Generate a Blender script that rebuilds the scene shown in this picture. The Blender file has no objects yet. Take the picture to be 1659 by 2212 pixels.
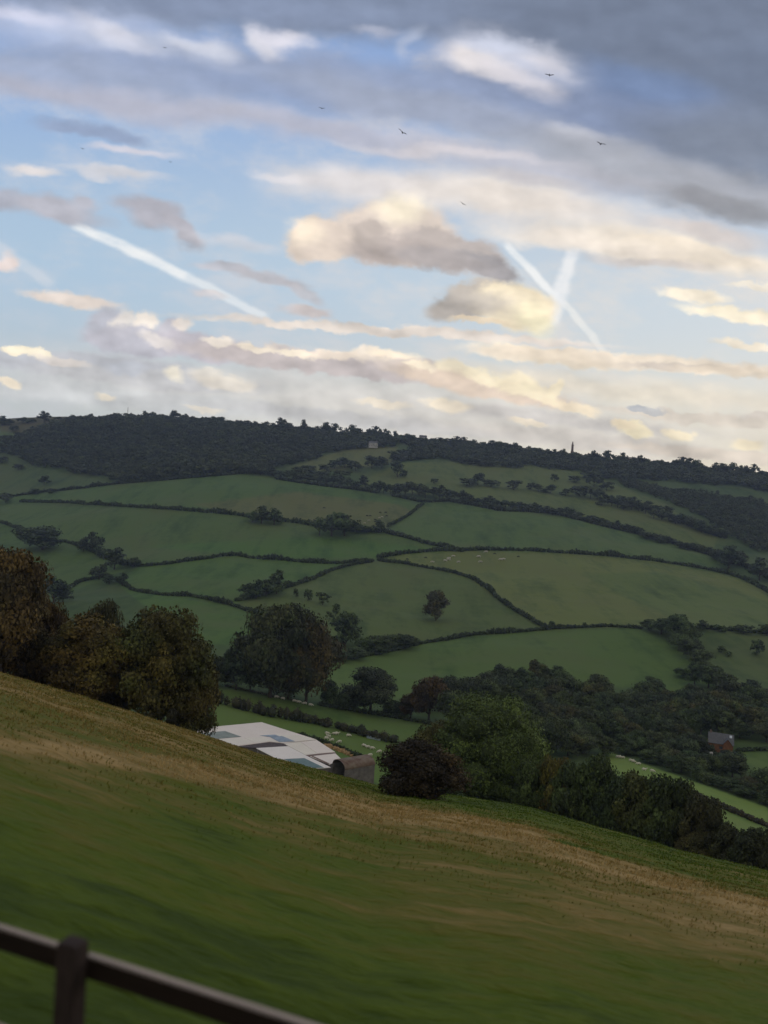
import bpy, bmesh, math, random
import numpy as np
from mathutils import Vector, Matrix
R = math.radians
SC = bpy.context.scene
COL = SC.collection

# ------------------------------------------------------------------ camera
PW, PH, PF = 1659.0, 2212.0, 1662.0          # measuring frame of the photograph and its focal length in the same units
ROLL = R(4.0)
CR, SR = math.cos(ROLL), math.sin(ROLL)
cam_d = bpy.data.cameras.new('camera')
cam = bpy.data.objects.new('camera', cam_d)
COL.objects.link(cam)
cam_d.sensor_fit = 'VERTICAL'
cam_d.sensor_height = 24.0
cam_d.lens = 24.0 * PF / PH
cam_d.clip_start = 0.2
cam_d.clip_end = 30000
cam.matrix_world = Matrix(((CR, -SR, 0, 0), (0, 0, -1, 0), (SR, CR, 0, 0), (0, 0, 0, 1)))
cam_d.dof.use_dof = True
cam_d.dof.focus_distance = 300.0
cam_d.dof.aperture_fstop = cam_d.lens / 42.0   # an opening of about 4 cm: the near fence and grass go soft
SC.camera = cam
SC.render.resolution_x, SC.render.resolution_y = 768, 1024

def uv_of(x, y):
    """photograph position -> (sideways, upward) slope of the line of sight, per metre forward"""
    a = (x - PW / 2) / PF; b = -(y - PH / 2) / PF
    return a * CR - b * SR, a * SR + b * CR
def px_of(u, v):
    a = u * CR + v * SR; b = -u * SR + v * CR
    return a * PF + PW / 2, PH / 2 - b * PF

def lin(c):
    c = c / 255.0
    return c / 12.92 if c <= 0.04045 else ((c + 0.055) / 1.055) ** 2.4
def rgb(r, g, b): return (lin(r), lin(g), lin(b), 1.0)

# ------------------------------------------------------------------ sky
SUN_AZ, SUN_EL = R(52), R(9)                  # sun low, off to the right, behind cloud
world = bpy.data.worlds.new('World'); SC.world = world
world.use_nodes = True
nt = world.node_tree; nt.nodes.clear()
def nd(t, tree=None, **k):
    n = (tree or nt).nodes.new(t)
    for a, v in k.items(): setattr(n, a, v)
    return n
L = nt.links.new
def vmath(op, a, b=None, sc=None):
    n = nd('ShaderNodeVectorMath', operation=op)
    for i, s in enumerate((a, b)):
        if s is None: continue
        if isinstance(s, (tuple, list)): n.inputs[i].default_value = s
        else: L(s, n.inputs[i])
    if sc is not None:
        if isinstance(sc, (int, float)): n.inputs['Scale'].default_value = sc
        else: L(sc, n.inputs['Scale'])
    return n.outputs['Value'] if op in ('LENGTH', 'DOT_PRODUCT', 'DISTANCE') else n.outputs['Vector']
def smath(op, a, b=0.0, c=0.0, clamp=False):
    n = nd('ShaderNodeMath', operation=op, use_clamp=clamp)
    for i, s in enumerate((a, b, c)):
        if isinstance(s, (int, float)): n.inputs[i].default_value = s
        else: L(s, n.inputs[i])
    return n.outputs[0]
def noise(vec, scale, detail=4, rough=0.55, lac=2.0, col=False):
    n = nd('ShaderNodeTexNoise'); n.noise_dimensions = '3D'
    L(vec, n.inputs['Vector'])
    n.inputs['Scale'].default_value = scale; n.inputs['Detail'].default_value = detail
    n.inputs['Roughness'].default_value = rough; n.inputs['Lacunarity'].default_value = lac
    return n.outputs['Color'] if col else n.outputs['Fac']
def mixc(f, a, b):
    n = nd('ShaderNodeMix', data_type='RGBA')
    for i, s in ((0, f), (6, a), (7, b)):
        if isinstance(s, (int, float, tuple)): n.inputs[i].default_value = s
        else: L(s, n.inputs[i])
    return n.outputs[2]
def maprange(v, a, b, c, d, smooth=True):
    n = nd('ShaderNodeMapRange', interpolation_type='SMOOTHSTEP' if smooth else 'LINEAR')
    L(v, n.inputs[0])
    for i, s in enumerate((a, b, c, d)): n.inputs[i + 1].default_value = s
    return n.outputs[0]

geo = nd('ShaderNodeTexCoord').outputs['Generated']     # direction of sight in the world
sep = nd('ShaderNodeSeparateXYZ'); L(geo, sep.inputs[0])
yy = smath('MAXIMUM', sep.outputs[1], 0.04)
comb = nd('ShaderNodeCombineXYZ')
L(smath('DIVIDE', sep.outputs[0], yy), comb.inputs[0]); L(smath('DIVIDE', sep.outputs[2], yy), comb.inputs[1])
P = comb.outputs[0]                                     # (sideways, up) on the northern sky
rot4 = nd('ShaderNodeMapping', vector_type='POINT'); L(P, rot4.inputs[0])
rot4.inputs['Rotation'].default_value = (0, 0, R(3.0))   # cloud streets run slightly down to the right
Q = rot4.outputs[0]
str_ = vmath('MULTIPLY', Q, (1.0, 2.6, 1.0))
w1 = vmath('SUBTRACT', noise(str_, 5.0, 3, 0.5, col=True), (0.5, 0.5, 0.5))
w2 = vmath('SUBTRACT', noise(vmath('MULTIPLY', Q, (1.0, 1.5, 1.0)), 15.0, 4, 0.55, col=True), (0.5, 0.5, 0.5))
Pw = vmath('ADD', P, vmath('MULTIPLY', w1, (0.09, 0.035, 0)))
Pw = vmath('ADD', Pw, vmath('MULTIPLY', w2, (0.036, 0.030, 0)))
Ps = vmath('ADD', P, vmath('MULTIPLY', w2, (0.016, 0.014, 0)))    # calmer edges for the contrails
w3 = vmath('SUBTRACT', noise(vmath('MULTIPLY', Q, (1.0, 1.3, 1.0)), 34.0, 5, 0.6, col=True), (0.5, 0.5, 0.5))
Pl = vmath('ADD', vmath('ADD', P, vmath('MULTIPLY', w1, (0.045, 0.010, 0))), vmath('MULTIPLY', w3, (0.024, 0.024, 0)))
nsoft = noise(vmath('MULTIPLY', Q, (1.0, 1.9, 1.0)), 7.0, 6, 0.62)
Qs = vmath('ADD', Q, (0.010, 0.014, 0))                    # towards the light
em_a = noise(vmath('MULTIPLY', Q, (1.0, 1.6, 1.0)), 12.0, 3, 0.5)
em_b = noise(vmath('MULTIPLY', Qs, (1.0, 1.6, 1.0)), 12.0, 3, 0.5)
relief = smath('SUBTRACT', em_a, em_b)

sky = nd('ShaderNodeTexSky', sky_type='NISHITA'); sky.sun_disc = False
sky.sun_elevation = SUN_EL; sky.sun_rotation = SUN_AZ
sky.air_density = 1.0; sky.dust_density = 1.2; sky.ozone_density = 1.5
SKY_STR = 0.10
# clear-air colour: the Nishita sky under a thin high veil
usep = nd('ShaderNodeSeparateXYZ'); L(P, usep.inputs[0])
vgrad = maprange(usep.outputs[1], 0.02, 0.62, 0.0, 1.0, False)
ugrad = maprange(usep.outputs[0], -0.5, 0.5, 0.0, 1.0, True)
K = 1.0 / SKY_STR
def S(r, g, b, k=1.0): return (lin(r) * K * k, lin(g) * K * k, lin(b) * K * k, 1.0)
low = mixc(ugrad, S(214, 217, 214), S(252, 238, 210))
mid = mixc(ugrad, S(188, 213, 235), S(220, 229, 235))
top = mixc(ugrad, S(150, 182, 232), S(150, 175, 220))
ramp1 = mixc(maprange(usep.outputs[1], 0.06, 0.30, 0, 1), low, mid)
ramp2 = mixc(maprange(usep.outputs[1], 0.28, 0.62, 0, 1), ramp1, top)
base = mixc(0.85, sky.outputs[0], ramp2)
cur = base
# every cloud: x, y, half length, half height, tilt, colour, opacity, softness, kind (0 ragged, 1 calm)
CLOUDS = [
 # thin veils and haze banks low down
 (830, 880, 1100, 90, 6, (216, 212, 212), .72, .9, 0),
 (1300, 830, 620, 34, 6, (244, 230, 212), .55, .9, 0),
 (280, 862, 420, 22, 5, (204, 207, 214), .75, .7, 1),
 (760, 905, 380, 14, 6, (200, 200, 206), .7, .7, 1),
 (1200, 905, 300, 14, 6, (204, 200, 202), .75, .7, 1),
 (1270, 952, 330, 18, 6, (208, 202, 200), .75, .7, 1),
 (1540, 905, 240, 12, 6, (218, 208, 200), .8, .6, 1),
 (1560, 985, 240, 12, 6, (224, 212, 202), .8, .6, 1),
 # the great dark sheet across the top
 (820, 10, 1300, 95, 2, (128, 139, 164), .97, .5, 0),
 (1500, 120, 560, 250, 6, (116, 126, 148), .97, .45, 0),
 (1250, 235, 420, 100, 10, (126, 138, 168), .95, .5, 0),
 (620, 170, 780, 74, 6, (148, 160, 190), .92, .6, 0),
 (90, 170, 430, 58, 6, (162, 172, 198), .9, .6, 0),
 (260, 226, 500, 36, 8, (182, 182, 198), .85, .8, 0),
 (120, 50, 330, 62, 6, (184, 194, 222), .8, .8, 0),
 (300, 100, 220, 34, 12, (196, 202, 222), .7, .9, 0),
 (235, 72, 110, 28, 30, (216, 216, 230), .85, .9, 0),
 (60, 30, 120, 22, 14, (214, 214, 232), .7, .9, 0),
 (440, 108, 72, 24, 4, (218, 220, 234), .85, .9, 0),
 (385, 95, 40, 24, 30, (214, 216, 230), .6, .9, 0),
 (570, 92, 44, 32, 60, (224, 222, 232), .85, .8, 0),
 (615, 84, 62, 22, 14, (226, 222, 232), .85, .9, 0),
 (560, 20, 330, 36, 3, (138, 150, 178), .8, .8, 0),
 (800, 72, 60, 16, 12, (184, 188, 208), .7, .9, 0),
 (880, 92, 26, 38, 10, (186, 194, 216), .6, .9, 0),
 (1110, 130, 180, 56, 14, (206, 208, 224), .9, .8, 0),
 (1040, 128, 86, 40, 20, (238, 230, 230), .9, .8, 0),
 (1120, 170, 110, 28, 30, (226, 220, 226), .8, .9, 0),
 (1190, 136, 66, 28, 40, (222, 218, 226), .8, .9, 0),
 (1100, 95, 120, 20, 6, (208, 212, 230), .7, .9, 0),
 (1370, 180, 190, 52, 10, (118, 136, 172), .9, .7, 0),
 (1560, 330, 260, 110, 8, (128, 136, 154), .9, .6, 0),
 (1000, 252, 560, 46, 13, (162, 169, 190), .85, .7, 0),
 (1240, 300, 80, 24, 12, (206, 206, 216), .75, .9, 0),
 (1440, 385, 420, 62, 12, (170, 171, 184), .9, .6, 0),
 (1560, 445, 190, 34, 8, (146, 148, 160), .9, .6, 0),
 (1480, 425, 70, 26, 20, (152, 153, 165), .8, .7, 0),
 (700, 272, 420, 34, 9, (190, 188, 202), .75, .8, 0),
 (1100, 360, 330, 40, 10, (198, 192, 202), .7, .8, 0),
 # pale cream sheet in the middle and right
 (800, 400, 240, 56, 2, (228, 220, 222), .85, .7, 0),
 (620, 385, 90, 14, 8, (226, 220, 226), .7, .7, 0),
 (1130, 440, 330, 56, 8, (234, 224, 220), .9, .7, 0),
 (1480, 545, 330, 42, 8, (242, 229, 216), .9, .6, 0),
 (1240, 520, 230, 24, 8, (240, 230, 224), .85, .7, 0),
 (1390, 565, 160, 14, 6, (206, 198, 200), .75, .8, 0),
 (1540, 500, 160, 26, 8, (212, 202, 202), .8, .7, 0),
 (1170, 400, 150, 16, 8, (190, 184, 192), .6, .9, 0),
 (960, 330, 260, 14, 6, (224, 216, 220), .6, .8, 0),
 # small clouds over the blue at the left
 (150, 285, 80, 16, 8, (152, 166, 196), .9, .7, 0),
 (240, 292, 90, 22, 6, (150, 164, 194), .92, .6, 0),
 (270, 328, 110, 12, 3, (218, 214, 224), .85, .8, 0),
 (70, 376, 64, 12, 8, (232, 222, 222), .85, .8, 0),
 (240, 374, 120, 12, 3, (222, 217, 223), .75, .8, 0),
 (110, 452, 140, 30, 14, (180, 180, 196), .95, .5, 0),
 (190, 440, 40, 20, 8, (182, 182, 198), .9, .6, 0),
 (0, 420, 50, 24, 8, (176, 178, 196), .9, .6, 0),
 (320, 455, 84, 36, 16, (172, 172, 188), .97, .45, 0),
 (385, 488, 66, 22, 40, (174, 174, 190), .95, .5, 0),
 (500, 520, 130, 16, 10, (214, 212, 222), .5, .9, 0),
 (500, 578, 66, 14, 12, (190, 190, 204), .85, .6, 0),
 (590, 600, 84, 16, 10, (192, 190, 202), .8, .6, 0),
 (650, 628, 50, 16, 30, (198, 194, 204), .7, .7, 0),
 (652, 665, 58, 12, 4, (208, 197, 200), .85, .6, 0),
 (450, 636, 40, 8, 8, (216, 206, 210), .6, .8, 0),
 (14, 568, 30, 22, 20, (226, 212, 212), .9, .6, 0),
 (150, 646, 105, 15, 8, (230, 217, 212), .9, .6, 1),
 # long thin bands
 (860, 714, 440, 11, 4, (230, 219, 214), .9, .6, 1),
 (1100, 760, 80, 16, 10, (246, 232, 216), .85, .6, 1),
 (1210, 772, 110, 14, 8, (246, 232, 214), .85, .6, 1),
 (1370, 778, 340, 15, 4, (240, 226, 212), .9, .6, 1),
 (1480, 792, 130, 8, 4, (208, 198, 194), .8, .7, 1),
 (1580, 802, 120, 11, 4, (232, 218, 204), .85, .7, 1),
 (1500, 638, 70, 13, 8, (249, 238, 222), .92, .6, 1),
 (1600, 680, 120, 14, 8, (251, 240, 220), .92, .6, 1),
 (1600, 744, 62, 8, 6, (247, 234, 216), .8, .7, 1),
 (1640, 618, 60, 8, 6, (249, 240, 228), .8, .7, 1),
 # the low row of cumulus
 (225, 712, 44, 40, 0, (186, 188, 205), .96, .4, 1),
 (265, 700, 30, 26, 0, (228, 222, 222), .9, .5, 1),
 (318, 696, 30, 22, 0, (240, 230, 224), .9, .5, 1),
 (285, 735, 100, 28, 6, (188, 188, 204), .95, .4, 1),
 (375, 715, 30, 24, 0, (196, 194, 208), .95, .5, 1),
 (400, 700, 22, 14, 0, (236, 226, 222), .85, .6, 1),
 (440, 750, 110, 26, 8, (192, 188, 202), .95, .4, 1),
 (600, 762, 80, 16, 6, (222, 214, 214), .9, .5, 1),
 (700, 785, 300, 22, 7, (200, 191, 196), .95, .4, 1),
 (795, 768, 34, 18, 0, (240, 228, 218), .9, .5, 1),
 (850, 772, 60, 14, 8, (248, 234, 216), .85, .6, 1),
 (720, 768, 60, 9, 6, (240, 226, 214), .8, .6, 1),
 (920, 800, 120, 18, 8, (206, 195, 194), .9, .5, 1),
 (980, 800, 40, 20, 10, (252, 239, 216), .9, .5, 1),
 (1050, 836, 200, 22, 11, (224, 206, 194), .95, .5, 1),
 (1040, 812, 44, 15, 12, (253, 239, 214), .85, .6, 1),
 (1110, 830, 44, 20, 12, (252, 238, 212), .85, .6, 1),
 (1165, 850, 50, 15, 20, (253, 239, 213), .8, .6, 1),
 (1203, 842, 14, 24, 20, (252, 238, 213), .85, .5, 1),
 (1240, 878, 60, 10, 10, (250, 234, 210), .8, .6, 1),
 (560, 752, 40, 9, 6, (250, 238, 224), .85, .6, 1),
 (640, 764, 44, 9, 6, (250, 238, 222), .85, .6, 1),
 (480, 738, 34, 10, 6, (244, 234, 226), .85, .6, 1),
 (340, 735, 40, 12, 20, (226, 220, 222), .8, .7, 1),
 (905, 790, 36, 9, 8, (250, 237, 218), .85, .6, 1),
 (200, 790, 240, 24, 4, (194, 197, 210), .92, .5, 1),
 (330, 820, 240, 18, 5, (200, 201, 209), .9, .5, 1),
 (45, 755, 34, 9, 0, (252, 241, 220), .9, .5, 1),
 (95, 765, 30, 9, 10, (252, 241, 222), .9, .5, 1),
 (140, 782, 60, 10, 10, (226, 218, 216), .8, .6, 1),
 (270, 795, 40, 16, 0, (192, 197, 212), .85, .6, 1),
 (372, 806, 24, 15, 20, (248, 240, 226), .8, .8, 1),
 (445, 806, 40, 13, 0, (236, 229, 222), .75, .8, 1),
 (490, 828, 60, 16, 8, (232, 224, 216), .8, .6, 1),
 (24, 826, 24, 9, 6, (248, 234, 214), .85, .6, 1),
 (230, 862, 24, 7, 6, (246, 234, 216), .7, .7, 1),
 (430, 885, 40, 7, 6, (238, 228, 214), .6, .7, 1),
 (830, 872, 60, 8, 8, (240, 228, 212), .7, .7, 1),
 (960, 874, 50, 12, 8, (246, 232, 212), .75, .6, 1),
 (1135, 910, 40, 8, 10, (244, 230, 210), .7, .6, 1),
 (1372, 928, 42, 15, 14, (253, 238, 208), .9, .5, 1),
 (1345, 918, 26, 10, 10, (250, 234, 208), .85, .5, 1),
 (1470, 936, 32, 11, 12, (251, 237, 210), .85, .6, 1),
 (1620, 964, 38, 12, 10, (251, 237, 210), .85, .6, 1),
 (1650, 900, 60, 8, 6, (214, 204, 200), .7, .7, 1),
 (1380, 880, 22, 9, 0, (172, 176, 188), .9, .5, 1),
 (1400, 886, 36, 7, 6, (182, 184, 192), .85, .5, 1),
 # the two fair-weather clouds in front
 (690, 520, 84, 56, 4, (226, 211, 203), .96, .35, 2),
 (850, 505, 150, 76, 4, (228, 214, 208), .96, .35, 2),
 (980, 545, 130, 48, 14, (190, 181, 183), .95, .4, 2),
 (655, 500, 50, 32, 4, (245, 231, 216), .85, 1.1, 2),
 (862, 450, 70, 40, 4, (253, 240, 222), .9, 1.1, 2),
 (850, 545, 120, 40, 4, (186, 176, 178), .95, .5, 2),
 (800, 500, 50, 34, 10, (190, 180, 180), .85, .6, 2),
 (1050, 575, 84, 30, 18, (165, 162, 171), .96, .45, 2),
 (940, 560, 120, 28, 8, (174, 168, 174), .9, .6, 2),
 (1000, 664, 88, 34, -8, (182, 175, 174), .96, .5, 2),
 (1050, 640, 82, 42, 0, (190, 182, 178), .97, .35, 2),
 (1105, 662, 104, 54, 10, (246, 232, 208), .97, .4, 2),
 (1090, 640, 50, 30, 0, (244, 231, 210), .9, .6, 2),
 (1150, 690, 60, 34, 30, (255, 243, 214), .85, 1.0, 2),
 (1030, 658, 84, 34, 6, (184, 178, 178), .85, 1.1, 2),
 (1030, 696, 70, 9, 4, (232, 214, 192), .85, .6, 2),
]
CONTRAILS = [  # x0, y0, x1, y1, half width, colour, opacity
 (150, 480, 420, 605, 11, (250, 251, 250), .9),
 (400, 597, 585, 692, 9, (236, 241, 244), .75),
 (-40, 505, 120, 625, 12, (222, 226, 232), .5),
 (1085, 520, 1215, 652, 9, (250, 251, 250), .9),
 (1210, 645, 1312, 765, 7, (244, 244, 240), .75),
 (1244, 520, 1190, 705, 15, (248, 248, 248), .8),
]
def blob(cur, cx, cy, rx, ry, ang, col, op, soft, src):
    if src is not Pw: soft *= .75
    u, v = uv_of(cx, cy)
    m = nd('ShaderNodeMapping', vector_type='TEXTURE'); L(src, m.inputs[0])
    m.inputs['Location'].default_value = (u, v, 0)
    m.inputs['Rotation'].default_value = (0, 0, -R(ang) + ROLL)
    m.inputs['Scale'].default_value = (rx / PF, ry / PF, 1)
    d = vmath('LENGTH', m.outputs[0])
    f = maprange(d, 1.0 + 0.35 * soft, 1.0 - soft, 0.0, op)
    col = (col[0], min(col[1] + (3 if cy > 330 else 1), 255), col[2])
    if cy > 330:    # evening light warms the lower clouds
        w_ = min(1.0, (cy - 330) / 150); col = (min(col[0] + 4 * w_, 255), col[1] - 1 * w_, col[2] - 6 * w_)
    return mixc(f, cur, vmath('SCALE', S(*col, k=1.04)[:3], None, amt))
def trail(cur, x0, y0, x1, y1, w, col, op):
    l = math.hypot(x1 - x0, y1 - y0) / 2
    u, v = uv_of((x0 + x1) / 2, (y0 + y1) / 2)
    m = nd('ShaderNodeMapping', vector_type='TEXTURE'); L(Ps, m.inputs[0])
    m.inputs['Location'].default_value = (u, v, 0)
    m.inputs['Rotation'].default_value = (0, 0, -math.atan2(y1 - y0, x1 - x0) + ROLL)
    m.inputs['Scale'].default_value = (l / PF, w / PF, 1)
    s = nd('ShaderNodeSeparateXYZ'); L(m.outputs[0], s.inputs[0])
    a = maprange(smath('ABSOLUTE', s.outputs[1]), 1.55, 0.35, 0, op)
    b = maprange(smath('ABSOLUTE', s.outputs[0]), 1.03, 0.80, 0, 1)
    return mixc(smath('MULTIPLY', smath('MULTIPLY', a, b), maprange(nsoft, .36, .56, .6, 1.0)), cur, S(*col))
# broken veil everywhere
veil = maprange(nsoft, 0.42, 0.72, 0.0, 0.55)
cur = mixc(veil, cur, mixc(ugrad, S(216, 216, 222), S(246, 233, 218)))
for t in CONTRAILS: cur = trail(cur, *t)
# billows: brighter towards the light, darker away from it, only where there is cloud
amt = smath('MULTIPLY_ADD', relief, maprange(usep.outputs[1], 0.26, 0.46, 1.3, 0.5), 1.0)
for i, c in enumerate(CLOUDS):
    if i % 6 == 5:      # tie the next clouds to this result, so that the shader needs little memory at a time
        v = vmath('SCALE', cur, None, 1e-7); Pw = vmath('ADD', Pw, v); Pl = vmath('ADD', Pl, v)
        amt = smath('ADD', amt, vmath('DOT_PRODUCT', v, (1e-3, 0, 0)))
    cur = blob(cur, c[0], c[1], c[2] * (1.15 if c[8] == 1 else 1), c[3] * (1.28 if c[8] == 1 else 1), *c[4:8], Pl if c[8] else Pw)
# the rest of the sky, outside the view: an even broken overcast
oth = mixc(maprange(noise(geo, 3.0, 5, 0.6), 0.35, 0.65, 0, 1), S(152, 150, 148), S(230, 221, 208))
front = maprange(sep.outputs[1], 0.15, 0.50, 0.0, 1.0)
cur = mixc(front, oth, cur)
bg = nd('ShaderNodeBackground'); L(cur, bg.inputs[0]); bg.inputs[1].default_value = SKY_STR
out = nd('ShaderNodeOutputWorld'); L(bg.outputs[0], out.inputs[0])
world.cycles.sampling_method = 'NONE'

# ------------------------------------------------------------------ sun behind cloud, and exposure
sun_d = bpy.data.lights.new('sun', 'SUN')
sun_d.energy = 0.5; sun_d.angle = R(14); sun_d.color = (1.0, 0.86, 0.70)
sun = bpy.data.objects.new('sun', sun_d); COL.objects.link(sun)
sdir = Vector((math.sin(SUN_AZ) * math.cos(SUN_EL), math.cos(SUN_AZ) * math.cos(SUN_EL), math.sin(SUN_EL)))
sun.rotation_euler = sdir.to_track_quat('Z', 'Y').to_euler()
sun.location = (60, 20, 60)
SC.view_settings.view_transform = 'Standard'
SC.view_settings.look = 'None'
SC.view_settings.exposure = 0.0
SC.view_settings.gamma = 1.0
SC.view_settings.use_curve_mapping = False
SC.cycles.max_bounces = 4
SC.cycles.diffuse_bounces = 2
SC.cycles.glossy_bounces = 1
SC.cycles.transmission_bounces = 2
SC.cycles.volume_bounces = 1
SC.cycles.use_light_tree = False

# ------------------------------------------------------------------ shape of the land
def smoothstep(a, b, x):
    t = np.clip((x - a) / (b - a), 0, 1); return t * t * (3 - 2 * t)
# line of the valley and far hill: place in the frame -> distance in metres
CTRL = [
 (0, 897, 1650), (200, 900, 1640), (415, 909, 1620), (620, 928, 1590), (830, 948, 1550), (1040, 966, 1520), (1245, 990, 1480), (1450, 1010, 1430), (1659, 1030, 1380),
 (0, 960, 1420), (0, 1060, 1170), (0, 1130, 960), (0, 1190, 800), (0, 1260, 650), (0, 1340, 480), (0, 1400, 370), (0, 1440, 290),
 (200, 1000, 1300), (200, 1055, 1120), (200, 1220, 760), (200, 1340, 470), (200, 1480, 270),
 (415, 975, 1300), (415, 1033, 1080), (415, 1105, 900), (415, 1210, 720), (415, 1288, 560), (415, 1360, 450), (415, 1450, 340), (415, 1520, 250), (415, 1560, 230),
 (620, 1000, 1270), (620, 1035, 1100), (620, 1130, 870), (620, 1212, 730), (620, 1340, 500), (620, 1505, 290), (620, 1560, 262), (620, 1620, 227),
 (830, 1000, 1300), (830, 1065, 1080), (830, 1145, 880), (830, 1212, 760), (830, 1300, 600), (830, 1395, 480), (830, 1450, 420), (830, 1540, 320), (830, 1595, 262), (830, 1640, 236), (830, 1700, 208),
 (1040, 1010, 1300), (1040, 1100, 1010), (1040, 1190, 810), (1040, 1370, 520), (1040, 1480, 390), (1040, 1600, 265), (1040, 1680, 205),
 (1245, 1060, 1200), (1245, 1120, 1000), (1245, 1195, 810), (1245, 1280, 660), (1245, 1355, 540), (1245, 1460, 430), (1245, 1560, 330), (1245, 1640, 270), (1245, 1710, 225),
 (1450, 1100, 1100), (1450, 1215, 830), (1450, 1355, 550), (1450, 1500, 410), (1450, 1620, 310), (1450, 1690, 240), (1450, 1760, 195),
 (1659, 1100, 1150), (1659, 1180, 950), (1659, 1281, 720), (1659, 1365, 560), (1659, 1480, 430), (1659, 1600, 330), (1659, 1665, 285), (1659, 1750, 225), (1659, 1810, 185),
]
pts = []
for x, y, d in CTRL:
    u, v = uv_of(x, y); az = math.atan(u); r = d / math.cos(az)
    pts.append((az, math.log(r), v * math.cos(az)))
for x in (0, 415, 830, 1245, 1659):          # the back of the far hill, and the valley floor hidden under the near slope
    u, v = uv_of(x, 0); az = math.atan(u)
    ridge = [p for p in CTRL[:9] if p[0] >= x - 20][0]
    u2, v2 = uv_of(ridge[0], ridge[1]); az = math.atan(u2)
    pts.append((az, math.log(2300), v2 * math.cos(az) - 0.045)); pts.append((az, math.log(4200), v2 * math.cos(az) - 0.085))
for x, y in ((0, 1700), (415, 1800), (830, 1900), (1245, 1960), (1659, 2050)):
    u, v = uv_of(x, y); az = math.atan(u); pts.append((az, math.log(70), v * math.cos(az)))
pts = np.array(pts); AZK = 1.6
def tps_k(d2): return np.where(d2 > 0, 0.5 * d2 * np.log(np.maximum(d2, 1e-12)), 0.0)
cx = np.stack([pts[:, 0] * AZK, pts[:, 1]], 1)
n_ = len(cx)
Kmat = tps_k(((cx[:, None] - cx[None]) ** 2).sum(-1)) + 0.004 * np.eye(n_)
Pm = np.concatenate([np.ones((n_, 1)), cx], 1)
A = np.zeros((n_ + 3, n_ + 3)); A[:n_, :n_] = Kmat; A[:n_, n_:] = Pm; A[n_:, :n_] = Pm.T
wts = np.linalg.solve(A, np.concatenate([pts[:, 2], np.zeros(3)]))
def far_tan(az, lr):
    q = np.stack([az * AZK, lr], -1); out = wts[n_] + q @ wts[n_ + 1:]
    for i in range(n_): out = out + wts[i] * tps_k(((q - cx[i]) ** 2).sum(-1))
    return out
# the near slope: brow line in the frame, and how far off it lies
BROW = [(-300, 1375, 80), (0, 1455, 88), (120, 1490, 92), (380, 1571, 100), (560, 1631, 104), (700, 1668, 108), (820, 1700, 112), (1000, 1722, 118),
        (1150, 1747, 118), (1300, 1791, 112), (1500, 1846, 104), (1659, 1884, 98), (1950, 1960, 90)]
bz = []
for x, y, rc in BROW:
    u, v = uv_of(x, y); az = math.atan(u); bz.append((az, -v * math.cos(az), rc))
bz = np.array(bz)
H0 = 2.7
def hashn(ix, iy, s):
    h = np.sin(ix * 127.1 + iy * 311.7 + s * 74.7) * 43758.5453
    return h - np.floor(h)
def vnoise(x, y, s=0):
    ix, iy = np.floor(x), np.floor(y); fx, fy = x - ix, y - iy
    fx = fx * fx * (3 - 2 * fx); fy = fy * fy * (3 - 2 * fy)
    a = hashn(ix, iy, s); b = hashn(ix + 1, iy, s); c = hashn(ix, iy + 1, s); d = hashn(ix + 1, iy + 1, s)
    return a + (b - a) * fx + (c - a) * fy + (a - b - c + d) * fx * fy - 0.5
AZL, AZR = math.atan(uv_of(0, 1100)[0]) - 0.06, math.atan(uv_of(1659, 1100)[0]) + 0.06
def height_polar(az, r):
    azc = np.clip(az, AZL, AZR)
    over = np.maximum(np.abs(az) - AZR, 0)
    lr = np.log(np.maximum(r, 20.0))
    far = far_tan(azc, np.minimum(lr, math.log(6000))) * r
    far = far - over * 0.0
    tc = np.interp(azc, bz[:, 0], bz[:, 1]); rc = np.interp(azc, bz[:, 0], bz[:, 2])
    b = H0 / rc ** 2; a = tc - 2 * np.sqrt(H0 * b)
    a = a * (1 - smoothstep(0.9, 2.2, np.abs(az)))           # the railway bank is level behind the viewer
    b = np.where(np.abs(az) > 1.6, 0, b)
    near = -H0 - a * r - b * r * r - 0.0035 * np.maximum(r - rc * 1.08, 0) ** 2
    far = np.where((np.abs(az) > 1.6) | (r < 75), np.minimum(far, near - 12), far)
    k = 2.0 + 0.004 * r
    h = np.clip(0.5 + 0.5 * (near - far) / k, 0, 1)
    z = far * (1 - h) + near * h + k * h * (1 - h) * 0.5
    isnear = h
    X, Y = np.sin(az) * r, np.cos(az) * r
    # gentle hummocks: tussocks on the near slope, old ridges in the fields
    fade = smoothstep(4, 30, r)
    z = z + isnear * fade * (vnoise(X * .16 + 5, Y * .24) * 0.28 + vnoise(X * .5, Y * .9, 3) * 0.16)
    z = z + isnear * (vnoise(X * 1.1, Y * 1.9, 5) * 0.12 + vnoise(X * 2.6, Y * 4.0, 7) * 0.06)
    z = z + (1 - isnear) * (vnoise(X * .011, Y * .015, 9) * 5.0 * smoothstep(250, 600, r) * (1 - smoothstep(1250, 1420, r)) + vnoise(X * .04, Y * .05, 11) * 0.9)
    return z, isnear
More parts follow.
